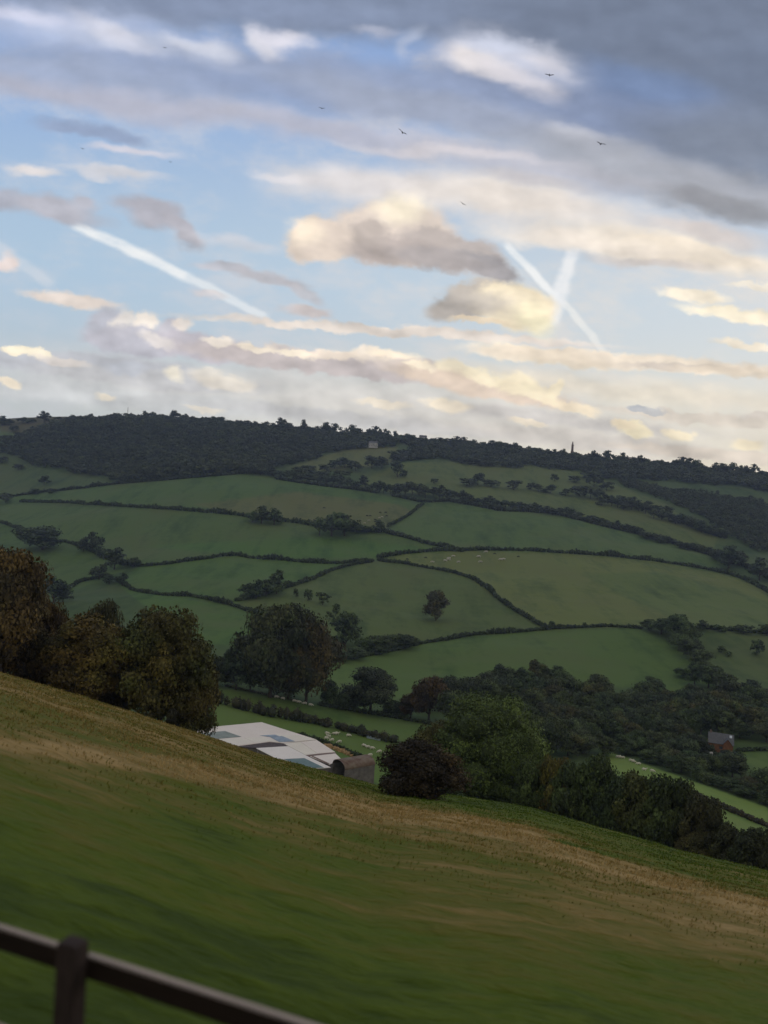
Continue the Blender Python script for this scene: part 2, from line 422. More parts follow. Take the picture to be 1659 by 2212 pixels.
# polar sheet: fine inside the view, coarse elsewhere, out past the horizon
az_f = np.linspace(AZL, AZR, 820)
stepf = az_f[1] - az_f[0]
g = [];  s_ = stepf; a_ = AZR
while a_ < math.pi:
    s_ *= 1.09; a_ += min(s_, 0.12); g.append(a_)
g = np.array(g); g = g * 1.0; g = g[g < math.pi - 0.02]
g2 = [];  s_ = stepf; a_ = AZL
while a_ > -math.pi:
    s_ *= 1.09; a_ -= min(s_, 0.12); g2.append(a_)
g2 = np.array(g2); g2 = g2[g2 > -math.pi + 0.02]
AZG = np.concatenate([g2[::-1], az_f, g])
RG = np.concatenate([np.exp(np.linspace(math.log(1.5), math.log(95), 300)), np.exp(np.linspace(math.log(95.6), math.log(1750), 520)), np.exp(np.linspace(math.log(1790), math.log(9000), 24))])
AZ2, R2 = np.meshgrid(AZG, RG, indexing='ij')
ZG, NG = height_polar(AZ2, R2)
LRG = np.log(RG)
def ground(X, Y):
    """height of the land at a place"""
    X = np.asarray(X, float); Y = np.asarray(Y, float)
    az = np.arctan2(X, Y); lr = np.log(np.clip(np.hypot(X, Y), RG[0], RG[-1] * .999))
    i = np.clip(np.searchsorted(AZG, az) - 1, 0, len(AZG) - 2); j = np.clip(np.searchsorted(LRG, lr) - 1, 0, len(RG) - 2)
    fa = np.clip((az - AZG[i]) / (AZG[i + 1] - AZG[i]), 0, 1); fr = (lr - LRG[j]) / (LRG[j + 1] - LRG[j])
    return (ZG[i, j] * (1 - fa) + ZG[i + 1, j] * fa) * (1 - fr) + (ZG[i, j + 1] * (1 - fa) + ZG[i + 1, j + 1] * fa) * fr
def at(x, y, dmin=12.0, dmax=1720.0):
    """the land seen at a place of the photograph, as a world point (first hit beyond dmin)"""
    u, v = uv_of(x, y); az = math.atan(u); t = v * math.cos(az)
    rr = np.exp(np.linspace(math.log(dmin), math.log(dmax), 1500))
    X, Y = np.sin(az) * rr, np.cos(az) * rr
    g_ = ground(X, Y) / rr
    k = np.argmax(g_ >= t)
    if g_[k] < t: k = int(np.argmax(g_))
    return Vector((X[k], Y[k], float(g_[k] * rr[k])))
def drop(x, d):
    """a place on the land along the line of sight of x, at forward distance d"""
    u, _ = uv_of(x, 1500); return Vector((u * d, d, float(ground(u * d, d))))

# ------------------------------------------------------------------ names, labels, materials
def tag(o, label=None, cat=None, group=None, kind=None):
    if label: o['label'] = label
    if cat: o['category'] = cat
    if group: o['group'] = group
    if kind: o['kind'] = kind
    return o
def empty(name, loc, label, cat, group=None, rz=0.0):
    o = bpy.data.objects.new(name, None); COL.objects.link(o)
    o.empty_display_size = 0.5
    o.location = loc; o.rotation_euler = (0, 0, rz)
    return tag(o, label, cat, group)
def mesh_np(name, V, F3=None, F4=None, mat=None, var=None, smooth=False):
    me = bpy.data.meshes.new(name)
    nv = len(V); loops = []; starts = []; n3 = 0 if F3 is None else len(F3); n4 = 0 if F4 is None else len(F4)
    me.vertices.add(nv); me.vertices.foreach_set('co', np.asarray(V, np.float32).ravel())
    lp = []
    if n3: lp.append(np.asarray(F3, np.int32).ravel())
    if n4: lp.append(np.asarray(F4, np.int32).ravel())
    lp = np.concatenate(lp); me.loops.add(len(lp)); me.loops.foreach_set('vertex_index', lp)
    tot = np.concatenate([np.full(n3, 3, np.int32), np.full(n4, 4, np.int32)])
    st = np.concatenate([[0], np.cumsum(tot)[:-1]]).astype(np.int32)
    me.polygons.add(n3 + n4); me.polygons.foreach_set('loop_start', st); me.polygons.foreach_set('loop_total', tot)
    if smooth: me.polygons.foreach_set('use_smooth', np.ones(n3 + n4, bool))
    if var is not None:
        at_ = me.attributes.new('var', 'FLOAT', 'POINT'); at_.data.foreach_set('value', np.asarray(var, np.float32))
    if mat: me.materials.append(mat)
    me.update(calc_edges=True)
    return me
def link(name, me, parent=None):
    o = bpy.data.objects.new(name, me); COL.objects.link(o)
    if parent: o.parent = parent
    return o
def material(name, rough=0.9, spec=0.3):
    m = bpy.data.materials.new(name); m.use_nodes = True
    t = m.node_tree; b = t.nodes['Principled BSDF']
    b.inputs['Roughness'].default_value = rough; b.inputs['Specular IOR Level'].default_value = spec
    return m, t, b
def tn(t, kind, ins=None, **k):
    n = t.nodes.new(kind)
    for a, v in k.items(): setattr(n, a, v)
    for key, s in (ins or {}).items():
        if isinstance(s, bpy.types.NodeSocket): t.links.new(s, n.inputs[key])
        else: n.inputs[key].default_value = s
    return n
def ramp(t, fac, stops):
    n = t.nodes.new('ShaderNodeValToRGB'); t.links.new(fac, n.inputs[0])
    e = n.color_ramp.elements
    while len(e) < len(stops): e.new(0.5)
    for el, (p, c) in zip(e, stops): el.position = p; el.color = c if len(c) == 4 else (*c, 1)
    return n.outputs[0]
def tmix(t, f, a, b, mode='MIX'):
    n = t.nodes.new('ShaderNodeMix'); n.data_type = 'RGBA'; n.blend_type = mode
    for i, s in ((0, f), (6, a), (7, b)):
        if isinstance(s, bpy.types.NodeSocket): t.links.new(s, n.inputs[i])
        else: n.inputs[i].default_value = s if not isinstance(s, tuple) or len(s) == 4 else (*s, 1)
    return n.outputs[2]
def tmath(t, op, a, b=0.0, clamp=False):
    n = t.nodes.new('ShaderNodeMath'); n.operation = op; n.use_clamp = clamp
    for i, s in enumerate((a, b)):
        if isinstance(s, bpy.types.NodeSocket): t.links.new(s, n.inputs[i])
        else: n.inputs[i].default_value = s
    return n.outputs[0]

# ------------------------------------------------------------------ the ground sheet
# far pasture: each field has its own sward; the outlines are the hedge lines
FIELDS = [  # polygon in the photograph, grass colour (real reflectance)
 ([(0,1075),(160,1058),(364,1037),(509,1024),(610,1030),(760,1055),(905,1090),(880,1115),(836,1138),(700,1130),(520,1114),(364,1101),(150,1087),(0,1088)], (.060,.100,.046)),
 ([(420,1090),(640,1062),(860,1090),(890,1105),(836,1140),(700,1130),(520,1113)], (.088,.100,.056)),
 ([(0,1088),(364,1101),(520,1114),(700,1140),(836,1150),(900,1168),(1000,1190),(850,1198),(818,1212),(620,1211),(509,1199),(302,1223),(180,1180),(47,1150),(0,1130)], (.064,.100,.048)),
 ([(300,1180),(700,1160),(980,1190),(818,1205),(600,1206)], (.058,.108,.042)),
 ([(0,1130),(47,1150),(180,1180),(290,1225),(150,1280),(0,1260)], (.058,.094,.040)),
 ([(836,1150),(912,1085),(1030,1092),(1240,1121),(1460,1176),(1574,1218),(1560,1236),(1320,1201),(1007,1189),(900,1168)], (.064,.102,.048)),
 ([(255,1257),(302,1223),(509,1199),(730,1217),(752,1222),(621,1269),(509,1304),(346,1285)], (.060,.104,.042)),
 ([(818,1212),(850,1198),(1007,1190),(1230,1196),(1425,1213),(1602,1249),(1659,1281),(1659,1365),(1382,1355),(1176,1357),(1062,1284),(1010,1246),(876,1218)], (.098,.122,.056)),
 ([(1250,1240),(1425,1235),(1659,1300),(1659,1365),(1480,1350)], (.080,.112,.050)),
 ([(818,1212),(1010,1246),(1062,1284),(1176,1357),(967,1382),(912,1389),(800,1380),(705,1378),(600,1342),(509,1310),(621,1269),(712,1233)], (.070,.098,.046)),
 ([(250,1260),(346,1285),(509,1310),(705,1378),(740,1420),(600,1400),(450,1390),(340,1330)], (.058,.104,.040)),
 ([(719,1430),(912,1389),(1141,1362),(1382,1358),(1470,1400),(1560,1480),(1500,1500),(1300,1480),(1180,1465),(900,1500),(750,1540),(700,1480)], (.064,.104,.040)),
 ([(1500,1357),(1659,1366),(1659,1500),(1560,1480),(1500,1400)], (.062,.090,.044)),
 ([(400,1480),(470,1485),(700,1524),(930,1560),(930,1600),(843,1600),(640,1560),(494,1524),(380,1510)], (.074,.120,.044)),
 ([(360,1505),(494,1524),(640,1560),(843,1600),(860,1720),(700,1620),(420,1560)], (.078,.130,.044)),
 ([(620,1010),(760,965),(860,965),(850,1000),(700,1020)], (.090,.104,.056)),
 ([(760,1050),(860,1000),(1060,995),(1260,1020),(1440,1090),(1550,1160),(1540,1195),(1240,1118),(1000,1080),(830,1060)], (.078,.102,.048)),
 ([(1320,1625),(1659,1745),(1659,1800),(1480,1740),(1300,1660)], (.122,.180,.064)),
 ([(1480,1712),(1659,1790),(1659,1860),(1560,1800)], (.110,.170,.060)),
 ([(1590,1620),(1659,1625),(1659,1670),(1590,1665)], (.075,.115,.045)),
 ([(385,1548),(440,1552),(440,1580),(385,1572)], (.13,.10,.08)),
 ([(0,890),(250,895),(160,914),(95,927),(50,942),(0,930)], (.070,.068,.050)),
 ([(0,930),(50,940),(24,962),(0,964)], (.062,.098,.052)),
 ([(0,980),(60,1005),(180,1030),(240,1034),(240,1045),(73,1065),(0,1075)], (.056,.084,.046)),
]
def in_poly(px, py, poly):
    ins = np.zeros(px.shape, bool); n = len(poly); j = n - 1
    for i in range(n):
        xi, yi = poly[i]; xj, yj = poly[j]
        c = ((yi > py) != (yj > py)) & (px < (xj - xi) * (py - yi) / (yj - yi + 1e-9) + xi)
        ins ^= c; j = i
    return ins
Xg, Yg = np.sin(AZ2) * R2, np.cos(AZ2) * R2
ok = Yg > 1.0
uu = np.where(ok, Xg / np.where(ok, Yg, 1), 99); vv = np.where(ok, ZG / np.where(ok, Yg, 1), 99)
PX, PY = px_of(uu, vv)
colr = np.empty(AZ2.shape + (4,), np.float32); colr[...] = (.050, .082, .030, 0)
farmask = (R2 > 150) & (NG < 0.5)
wood_floor = (.045, .050, .034)
for poly, c in FIELDS:
    m_ = in_poly(PX, PY, poly) & farmask
    colr[m_, :3] = (c[0] * 1.02, c[1] * 1.06, c[2] * .74)
# soften the joins a little
for _ in range(2):
    c2 = colr.copy(); c2[1:-1, 1:-1] = (colr[1:-1, 1:-1] * 2 + colr[:-2, 1:-1] + colr[2:, 1:-1] + colr[1:-1, :-2] + colr[1:-1, 2:]) / 6; colr = c2
# on the near slope the fourth channel says how dry and straw-coloured the grass is
nearv = NG > 0.5
# how straw-coloured the sward is, going down the slope from the brow (offset in frame units, dryness)
BX = [0, 500, 1000, 1300, 1659]
BO = [[0,20,130,142,165,182,240,270,600], [0,10,45,55,78,92,150,190,600], [0,22,35,50,66,80,160,230,600], [0,20,52,64,88,102,180,250,600], [0,15,50,64,90,106,170,230,600]]
BD = [[.60,.58,.56,.86,.80,.50,.42,.20,.14], [.60,.60,.58,.82,.76,.52,.44,.25,.17], [.12,.14,.48,.84,.84,.55,.42,.36,.20], [.14,.26,.30,.84,.86,.52,.40,.34,.22], [.28,.32,.34,.82,.86,.55,.42,.32,.22]]
fx = np.clip(PX, 0, 1659)
T0 = np.interp(fx, [b_[0] for b_ in BROW], [b_[1] for b_ in BROW])
off_ = PY - T0 + vnoise(Xg * .045, Yg * .11, 21) * 24 + vnoise(Xg * .2, Yg * .5, 22) * 14
O_ = np.array(BO, float); D_ = np.array(BD)
dry = np.full(fx.shape, .15)
ok_ = [np.interp(fx, BX, O_[:, k]) for k in range(9)]; dk_ = [np.interp(fx, BX, D_[:, k]) for k in range(9)]
dry = np.where(off_ <= ok_[0], dk_[0], dry)
for k in range(8):
    t_ = np.clip((off_ - ok_[k]) / (ok_[k + 1] - ok_[k]), 0, 1); t_ = t_ * t_ * (3 - 2 * t_)
    dry = np.where(off_ > ok_[k], dk_[k] + (dk_[k + 1] - dk_[k]) * t_, dry)
dry = np.where(ok & (R2 > 3), dry, 0.15)
pt = np.exp(-(((PX - 1150) / 520) ** 2 + ((PY - 1990) / 70) ** 2)) * 0.16
colr[..., 3] = np.clip(np.where(nearv, dry + pt, 0), 0, 1)

gm, gt, gb = material('grassland', 0.95, 0.12)
atn = tn(gt, 'ShaderNodeAttribute', attribute_name='sward')
geo_ = tn(gt, 'ShaderNodeNewGeometry')
pos = geo_.outputs['Position']
mp_s = tn(gt, 'ShaderNodeMapping', {0: pos}); mp_s.inputs['Rotation'].default_value = (0, 0, R(-14)); mp_s.inputs['Scale'].default_value = (0.36, 1.0, 0.5)
streak = tn(gt, 'ShaderNodeTexNoise', {'Vector': mp_s.outputs[0], 'Scale': 0.9, 'Detail': 5.0, 'Roughness': 0.6}).outputs['Fac']
streak2 = tn(gt, 'ShaderNodeTexNoise', {'Vector': mp_s.outputs[0], 'Scale': 3.0, 'Detail': 3.0, 'Roughness': 0.65}).outputs['Fac']
patch = tn(gt, 'ShaderNodeTexNoise', {'Vector': mp_s.outputs[0], 'Scale': 0.16, 'Detail': 4.0, 'Roughness': 0.55}).outputs['Fac']
dryness = tmath(gt, 'ADD', atn.outputs['Alpha'], tmath(gt, 'MULTIPLY', tmath(gt, 'SUBTRACT', streak, 0.5), 1.0))
dryness = tmath(gt, 'ADD', dryness, tmath(gt, 'MULTIPLY', tmath(gt, 'SUBTRACT', patch, 0.5), 1.15))
dryness = tmath(gt, 'ADD', dryness, tmath(gt, 'MULTIPLY', tmath(gt, 'SUBTRACT', streak2, 0.5), 0.45))
near_c = ramp(gt, dryness, [(0.0, (.038, .062, .008)), (0.20, (.068, .100, .010)), (0.44, (.100, .102, .017)), (0.72, (.200, .145, .048)), (1.0, (.320, .225, .095))])
# far fields: faint mottling and worn lines across the sward
fn1 = tn(gt, 'ShaderNodeTexNoise', {'Vector': pos, 'Scale': 0.014, 'Detail': 5.0, 'Roughness': 0.6}).outputs['Fac']
fn2 = tn(gt, 'ShaderNodeTexNoise', {'Vector': pos, 'Scale': 0.12, 'Detail': 6.0, 'Roughness': 0.7}).outputs['Fac']
fm = tmath(gt, 'ADD', tmath(gt, 'MULTIPLY', fn1, 0.9), tmath(gt, 'MULTIPLY', fn2, 0.9))
mp_f = tn(gt, 'ShaderNodeMapping', {0: pos}); mp_f.inputs['Rotation'].default_value = (0, 0, R(38)); mp_f.inputs['Scale'].default_value = (0.05, 0.010, 0.02)
fn3 = tn(gt, 'ShaderNodeTexNoise', {'Vector': mp_f.outputs[0], 'Scale': 1.0, 'Detail': 5.0, 'Roughness': 0.65}).outputs['Fac']
fm = tmath(gt, 'ADD', fm, tmath(gt, 'SUBTRACT', tmath(gt, 'MULTIPLY', fn3, 1.9), 0.93))
far_c = tmix(gt, 1.0, atn.outputs['Color'], ramp(gt, fm, [(0.25, (.50, .56, .52)), (0.6, (.84, .88, .84)), (0.95, (1.22, 1.16, 1.10))]), 'MULTIPLY')
far_c = tmix(gt, tmath(gt, 'MULTIPLY', tmath(gt, 'SUBTRACT', fn1, 0.48, True), 1.2, True), far_c, (.104, .098, .050, 1))
isn = tn(gt, 'ShaderNodeAttribute', attribute_name='near').outputs['Fac']
gt.links.new(tmix(gt, isn, far_c, near_c), gb.inputs['Base Color'])
bmp = tn(gt, 'ShaderNodeBump', {'Height': tmath(gt, 'ADD', streak, streak2), 'Strength': tmath(gt, 'MULTIPLY', isn, 0.8), 'Distance': 0.35})
gt.links.new(bmp.outputs[0], gb.inputs['Normal'])

NA, NR = AZ2.shape
idx = np.arange(NA * NR).reshape(NA, NR)
q = np.stack([idx[:-1, :-1], idx[:-1, 1:], idx[1:, 1:], idx[1:, :-1]], -1).reshape(-1, 4)
wrap = np.stack([idx[-1, :-1], idx[-1, 1:], idx[0, 1:], idx[0, :-1]], -1).reshape(-1, 4)
q = np.concatenate([q, wrap])[:, ::-1]
cap = np.stack([np.full(NA, NA * NR), idx[:, 0], np.roll(idx[:, 0], -1)], -1)[:, ::-1]
Vg = np.concatenate([np.stack([Xg, Yg, ZG], -1).reshape(-1, 3), [[0, 0, -H0 - 0.1]]])
gme = mesh_np('ground', Vg, cap, q, gm, smooth=True)
ca = gme.color_attributes.new('sward', 'FLOAT_COLOR', 'POINT')
ca.data.foreach_set('color', np.concatenate([colr.reshape(-1, 4), [[.05, .08, .02, .2]]]).astype(np.float32).ravel())
na = gme.attributes.new('near', 'FLOAT', 'POINT'); na.data.foreach_set('value', np.concatenate([smoothstep(.3, .7, NG).ravel(), [1.0]]).astype(np.float32))
tag(link('ground', gme), kind='structure')

# ------------------------------------------------------------------ foliage
fol, ft, fb = material('foliage', 0.75, 0.2)
oi = tn(ft, 'ShaderNodeObjectInfo')
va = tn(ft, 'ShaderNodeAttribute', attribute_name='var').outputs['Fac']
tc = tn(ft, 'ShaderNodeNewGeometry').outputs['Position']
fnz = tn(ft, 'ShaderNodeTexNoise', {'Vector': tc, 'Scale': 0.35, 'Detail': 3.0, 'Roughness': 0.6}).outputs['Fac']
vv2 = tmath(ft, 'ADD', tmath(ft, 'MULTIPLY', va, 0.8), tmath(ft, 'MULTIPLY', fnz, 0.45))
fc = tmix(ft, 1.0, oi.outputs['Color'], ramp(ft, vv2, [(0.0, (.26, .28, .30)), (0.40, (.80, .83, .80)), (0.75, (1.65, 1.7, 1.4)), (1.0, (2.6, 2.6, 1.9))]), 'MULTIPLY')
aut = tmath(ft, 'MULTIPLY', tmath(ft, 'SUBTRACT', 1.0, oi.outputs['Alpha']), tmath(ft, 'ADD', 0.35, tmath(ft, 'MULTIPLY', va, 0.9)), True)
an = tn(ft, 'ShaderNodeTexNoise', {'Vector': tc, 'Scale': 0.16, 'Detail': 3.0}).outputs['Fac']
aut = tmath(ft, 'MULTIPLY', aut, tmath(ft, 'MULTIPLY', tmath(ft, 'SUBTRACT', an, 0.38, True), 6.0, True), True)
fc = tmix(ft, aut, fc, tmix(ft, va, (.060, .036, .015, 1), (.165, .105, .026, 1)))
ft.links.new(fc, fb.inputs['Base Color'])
wm, wt, wb = material('bark', 0.95, 0.1)
wn = tn(wt, 'ShaderNodeTexNoise', {'Vector': tn(wt, 'ShaderNodeTexCoord').outputs['Object'], 'Scale': 6.0, 'Detail': 5.0}).outputs['Fac']
wt.links.new(ramp(wt, wn, [(0.3, (.028, .022, .018)), (0.7, (.085, .070, .055))]), wb.inputs['Base Color'])

def ico(sub):
    b = bmesh.new(); bmesh.ops.create_icosphere(b, subdivisions=sub, radius=1.0)
    V = np.array([v.co for v in b.verts]); F = np.array([[v.index for v in f.verts] for f in b.faces]); b.free(); return V, F
ICO1, ICO2 = ico(1), ico(2)
def rdir(rng, n):
    v = rng.normal(size=(n, 3)); return v / np.linalg.norm(v, axis=1)[:, None]
def leaf_quads(P_, N_, size, rng):
    """pointed leaf clumps: one bent quad each"""
    n = len(P_)
    t = rdir(rng, n); t = np.cross(N_, t); t /= np.maximum(np.linalg.norm(t, axis=1), 1e-6)[:, None]
    b = np.cross(N_, t)
    s = size * rng.uniform(.6, 1.35, n); e = s * rng.uniform(.5, .9, n)
    fold = N_ * (s * rng.uniform(-.35, .1, n))[:, None]
    V = np.stack([P_ - t * s[:, None] + fold, P_ - b * e[:, None], P_ + t * s[:, None] + fold, P_ + b * e[:, None]], 1).reshape(-1, 3)
    F = np.arange(4 * n).reshape(n, 4)
    return V, F
def crown_np(rng, nlobe, nleaf, leaf, bottom=0.14, flat=0.0, dome=1.0, lean=0.0):
    """a crown of unit height and about unit width: overlapping boughs, each a dark mass shingled with leaf clumps"""
    hc = (1 + bottom) / 2; hh = (1 - bottom) / 2
    d = rdir(rng, nlobe * 3); d[:, 2] = np.abs(d[:, 2]) * np.where(rng.random(nlobe * 3) < .62, 1, -1)
    keep = []; 
    for v in d:
        if len(keep) < nlobe and all(np.dot(v, k) < 0.93 for k in keep): keep.append(v)
    keep = np.array(keep); m = len(keep)
    rr_ = rng.uniform(.50, .92, m)
    C = keep * rr_[:, None]
    C[:, 0:2] *= 0.5 * (1 - 0.30 * np.clip(C[:, 2:3], 0, 1) * dome); C[:, 2] = hc + C[:, 2] * hh * (1 - flat)
    C[:, 0] += lean * (C[:, 2] - bottom)
    Rl = rng.uniform(.11, .25, m)
    C = np.concatenate([C, [[0, 0, hc]], [[0, 0, hc + .1]]]); Rl = np.concatenate([Rl, [.27, .24]]); m += 2
    lv = rng.uniform(0, 1, m)
    Vs, T, Q, var = [], [], [], []; off = 0
    Ic = ICO1 if nleaf < 900 else ICO2
    for k in range(m):
        jit = 1 + (vnoise(Ic[0][:, 0] * 2.3 + k, Ic[0][:, 1] * 2.3 + Ic[0][:, 2] * 1.9, k)) * .5
        V = Ic[0] * jit[:, None] * Rl[k] * .64 * np.array([1.1, 1.1, .72]) + C[k]
        V[:, 2] = np.maximum(V[:, 2], bottom * .6)
        Vs.append(V); T.append(Ic[1] + off); off += len(V); var.append(np.full(len(V), lv[k] * .12))  # core coloured dark, standing in for shade in the gaps between leaf clumps
    w = Rl ** 2; pick = rng.choice(m, nleaf * 3, p=w / w.sum())
    D = rdir(rng, nleaf * 3)
    out = C[pick] - np.array([0, 0, hc]); D = D + out * 1.3 + np.array([0, 0, .25]); D /= np.linalg.norm(D, axis=1)[:, None]
    rad_ = rng.uniform(.60, 1.24, nleaf * 3)
    Pl = C[pick] + D * (Rl[pick] * rad_)[:, None] * np.array([1.12, 1.12, .78])
    vis = np.ones(len(Pl), bool)
    for k in range(m): vis &= (np.linalg.norm(Pl - C[k], axis=1) > Rl[k] * .66) | (pick == k)
    vis &= Pl[:, 2] > bottom * .55
    vis &= (rad_ < .80) | (vnoise(Pl[:, 0] * 8 + Pl[:, 2] * 3, Pl[:, 1] * 8 - Pl[:, 2] * 7, 12) + vnoise(Pl[:, 0] * 17, Pl[:, 2] * 21 + Pl[:, 1] * 9, 13) * .5 > -.12 + rng.uniform(-.12, .12, len(Pl)))
    Pl, D, pick, rad_ = Pl[vis][:nleaf], D[vis][:nleaf], pick[vis][:nleaf], rad_[vis][:nleaf]
    N_ = D + rng.normal(size=D.shape) * .55; N_ /= np.linalg.norm(N_, axis=1)[:, None]
    V, F = leaf_quads(Pl, N_, leaf, rng)
    Q.append(F + off); Vs.append(V)
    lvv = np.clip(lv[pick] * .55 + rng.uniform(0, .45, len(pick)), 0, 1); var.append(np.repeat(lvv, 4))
    return np.concatenate(Vs), np.concatenate(T), np.concatenate(Q), np.concatenate(var)
def tube(path, radii, seg=8):
    V, F = [], []; path = [Vector(p) for p in path]
    for i, p in enumerate(path):
        t = (path[min(i + 1, len(path) - 1)] - path[max(i - 1, 0)]).normalized()
        a = t.orthogonal().normalized(); b = t.cross(a)
        for k in range(seg):
            an_ = 2 * math.pi * k / seg; V.append(p + (a * math.cos(an_) + b * math.sin(an_)) * radii[i])
    for i in range(len(path) - 1):
        for k in range(seg): F.append((i * seg + k, i * seg + (k + 1) % seg, (i + 1) * seg + (k + 1) % seg, (i + 1) * seg + k))
    return V, F
def trunk_mesh(seed, bottom, r=.032, limbs=5, lean=0.0):
    rng = random.Random(seed); V, F = [], []
    def add(vf):
        o = len(V); V.extend(vf[0]); F.extend([tuple(i + o for i in f) for f in vf[1]])
    add(tube([(0, 0, -.10), (0, 0, 0), (.006, 0, bottom * .5), (.004 + lean * .3, .006, .45), (.01 + lean * .6, 0, .72)], [r * 1.9, r * 1.35, r, r * .72, r * .25]))
    for k in range(limbs):
        a = 2 * math.pi * k / limbs + rng.uniform(-.4, .4); z0 = bottom + rng.uniform(-.02, .15); l = rng.uniform(.25, .38)
        add(tube([(0, 0, z0), (math.cos(a) * l * .45, math.sin(a) * l * .45, z0 + .12), (math.cos(a) * l, math.sin(a) * l, z0 + .30)], [r * .6, r * .4, r * .12], 6))
    me = bpy.data.meshes.new('trunk'); me.from_pydata([tuple(v) for v in V], [], F); me.materials.append(wm); me.update(); return me
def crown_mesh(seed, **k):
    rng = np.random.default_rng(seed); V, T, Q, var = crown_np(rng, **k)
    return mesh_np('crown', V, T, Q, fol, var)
# kinds of crown: near (boughs and leaf sprays), middle and far
KINDS = {
 'round':  [(crown_mesh(10 + i, nlobe=22, nleaf=2600, leaf=.030, bottom=.16), trunk_mesh(i, .17)) for i in range(4)],
 'bush':   [(crown_mesh(30 + i, nlobe=18, nleaf=1800, leaf=.036, bottom=.03, flat=.1), trunk_mesh(i + 9, .05, .02)) for i in range(3)],
 'far':    [(crown_mesh(50 + i, nlobe=12, nleaf=420, leaf=.062, bottom=.12), trunk_mesh(i + 20, .14, .03, 3)) for i in range(4)],
 'farbush':[(crown_mesh(70 + i, nlobe=9, nleaf=260, leaf=.075, bottom=.03, flat=.1), trunk_mesh(i + 30, .05, .02, 3)) for i in range(3)],
 'open':   [(crown_mesh(90 + i, nlobe=9, nleaf=300, leaf=.05, bottom=.34, flat=.15), trunk_mesh(i + 40, .32, .035, 4)) for i in range(3)],
 'oak':    [(crown_mesh(100, nlobe=30, nleaf=5200, leaf=.022, bottom=.20), trunk_mesh(51, .20, .030, 6))],
 'beltA':  [(crown_mesh(110 + i, nlobe=26, nleaf=6500, leaf=.024, bottom=.04, flat=.02, dome=.6), trunk_mesh(i + 60, .06, .022, 4)) for i in range(3)],
}
G_DARK = (.043, .062, .027); G_MID = (.058, .082, .028); G_BLUE = (.037, .051, .031); G_BRIGHT = (.085, .125, .028)
TRNG = random.Random(5)
def tree(loc, w, h, label, kind='round', color=G_DARK, autumn=0.0, group=None, name='tree', cat='tree', variant=None, rot=None, crown=None, trunk=None):
    """w, h in metres"""
    v = KINDS[kind][TRNG.randrange(len(KINDS[kind])) if variant is None else variant] if crown is None else (crown, trunk)
    e = empty(name, loc, label, cat, group, TRNG.uniform(0, 6.28) if rot is None else rot)
    e.scale = (w, w * TRNG.uniform(.85, 1.1), h)
    c = link('crown', v[0], e); j = TRNG.uniform(.82, 1.2); k = TRNG.uniform(.92, 1.08)
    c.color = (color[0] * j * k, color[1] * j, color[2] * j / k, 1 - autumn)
    t = link('trunk', v[1], e)
    return e
def tree_px(x, y, w, h, label, **k):
    """base at (x, y) of the photograph, w by h in its units"""
    p = at(x, y, k.pop('dmin', 125.0)); s = p.y / PF
    p.z -= .3
    return tree(p, w * s / CR, h * s + .3, label, **k)
def tree_d(x, d, ytop, w, label, **k):
    sink = k.pop('sink', .3); p = drop(x, d); _, vt = uv_of(x, ytop); h = vt * d - p.z; p.z -= sink
    return tree(p, w * d / PF, h + sink, label, **k)
ORD = ['leftmost', 'second from the left', 'third from the left', 'fourth from the left', 'fifth from the left', 'sixth from the left', 'seventh from the left', 'eighth from the left', 'ninth from the left', 'tenth from the left']
TENS = {2: 'twenty', 3: 'thirty', 4: 'forty', 5: 'fifty', 6: 'sixty', 7: 'seventy', 8: 'eighty', 9: 'ninety'}
def ordinal(i):
    base = ['', 'first', 'second', 'third', 'fourth', 'fifth', 'sixth', 'seventh', 'eighth', 'ninth', 'tenth', 'eleventh', 'twelfth', 'thirteenth', 'fourteenth', 'fifteenth', 'sixteenth', 'seventeenth', 'eighteenth', 'nineteenth']
    if i == 1: return 'leftmost'
    if i < 20: return base[i] + ' from the left'
    t, u = divmod(i, 10)
    if t >= 10: return str(i) + 'th from the left'
    return (TENS[t] + ('' if u == 0 else '-' + base[u]) if u else TENS[t][:-1] + 'ieth') + ' from the left'
def row_of_trees(items, label, group, **k):
    n_small = len(items) < 3
    """items (x, y, w, h[, colour, autumn]) labelled by their order from the left"""
    items = sorted(items, key=lambda t: t[0])
    for i, it in enumerate(items):
        kk = dict(k)
        if len(it) > 4: kk['color'] = it[4]
        if len(it) > 5: kk['autumn'] = it[5]
        tree_px(it[0], it[1], it[2], it[3], f'{label}, {ordinal(i + 1)}', group=group, **kk)

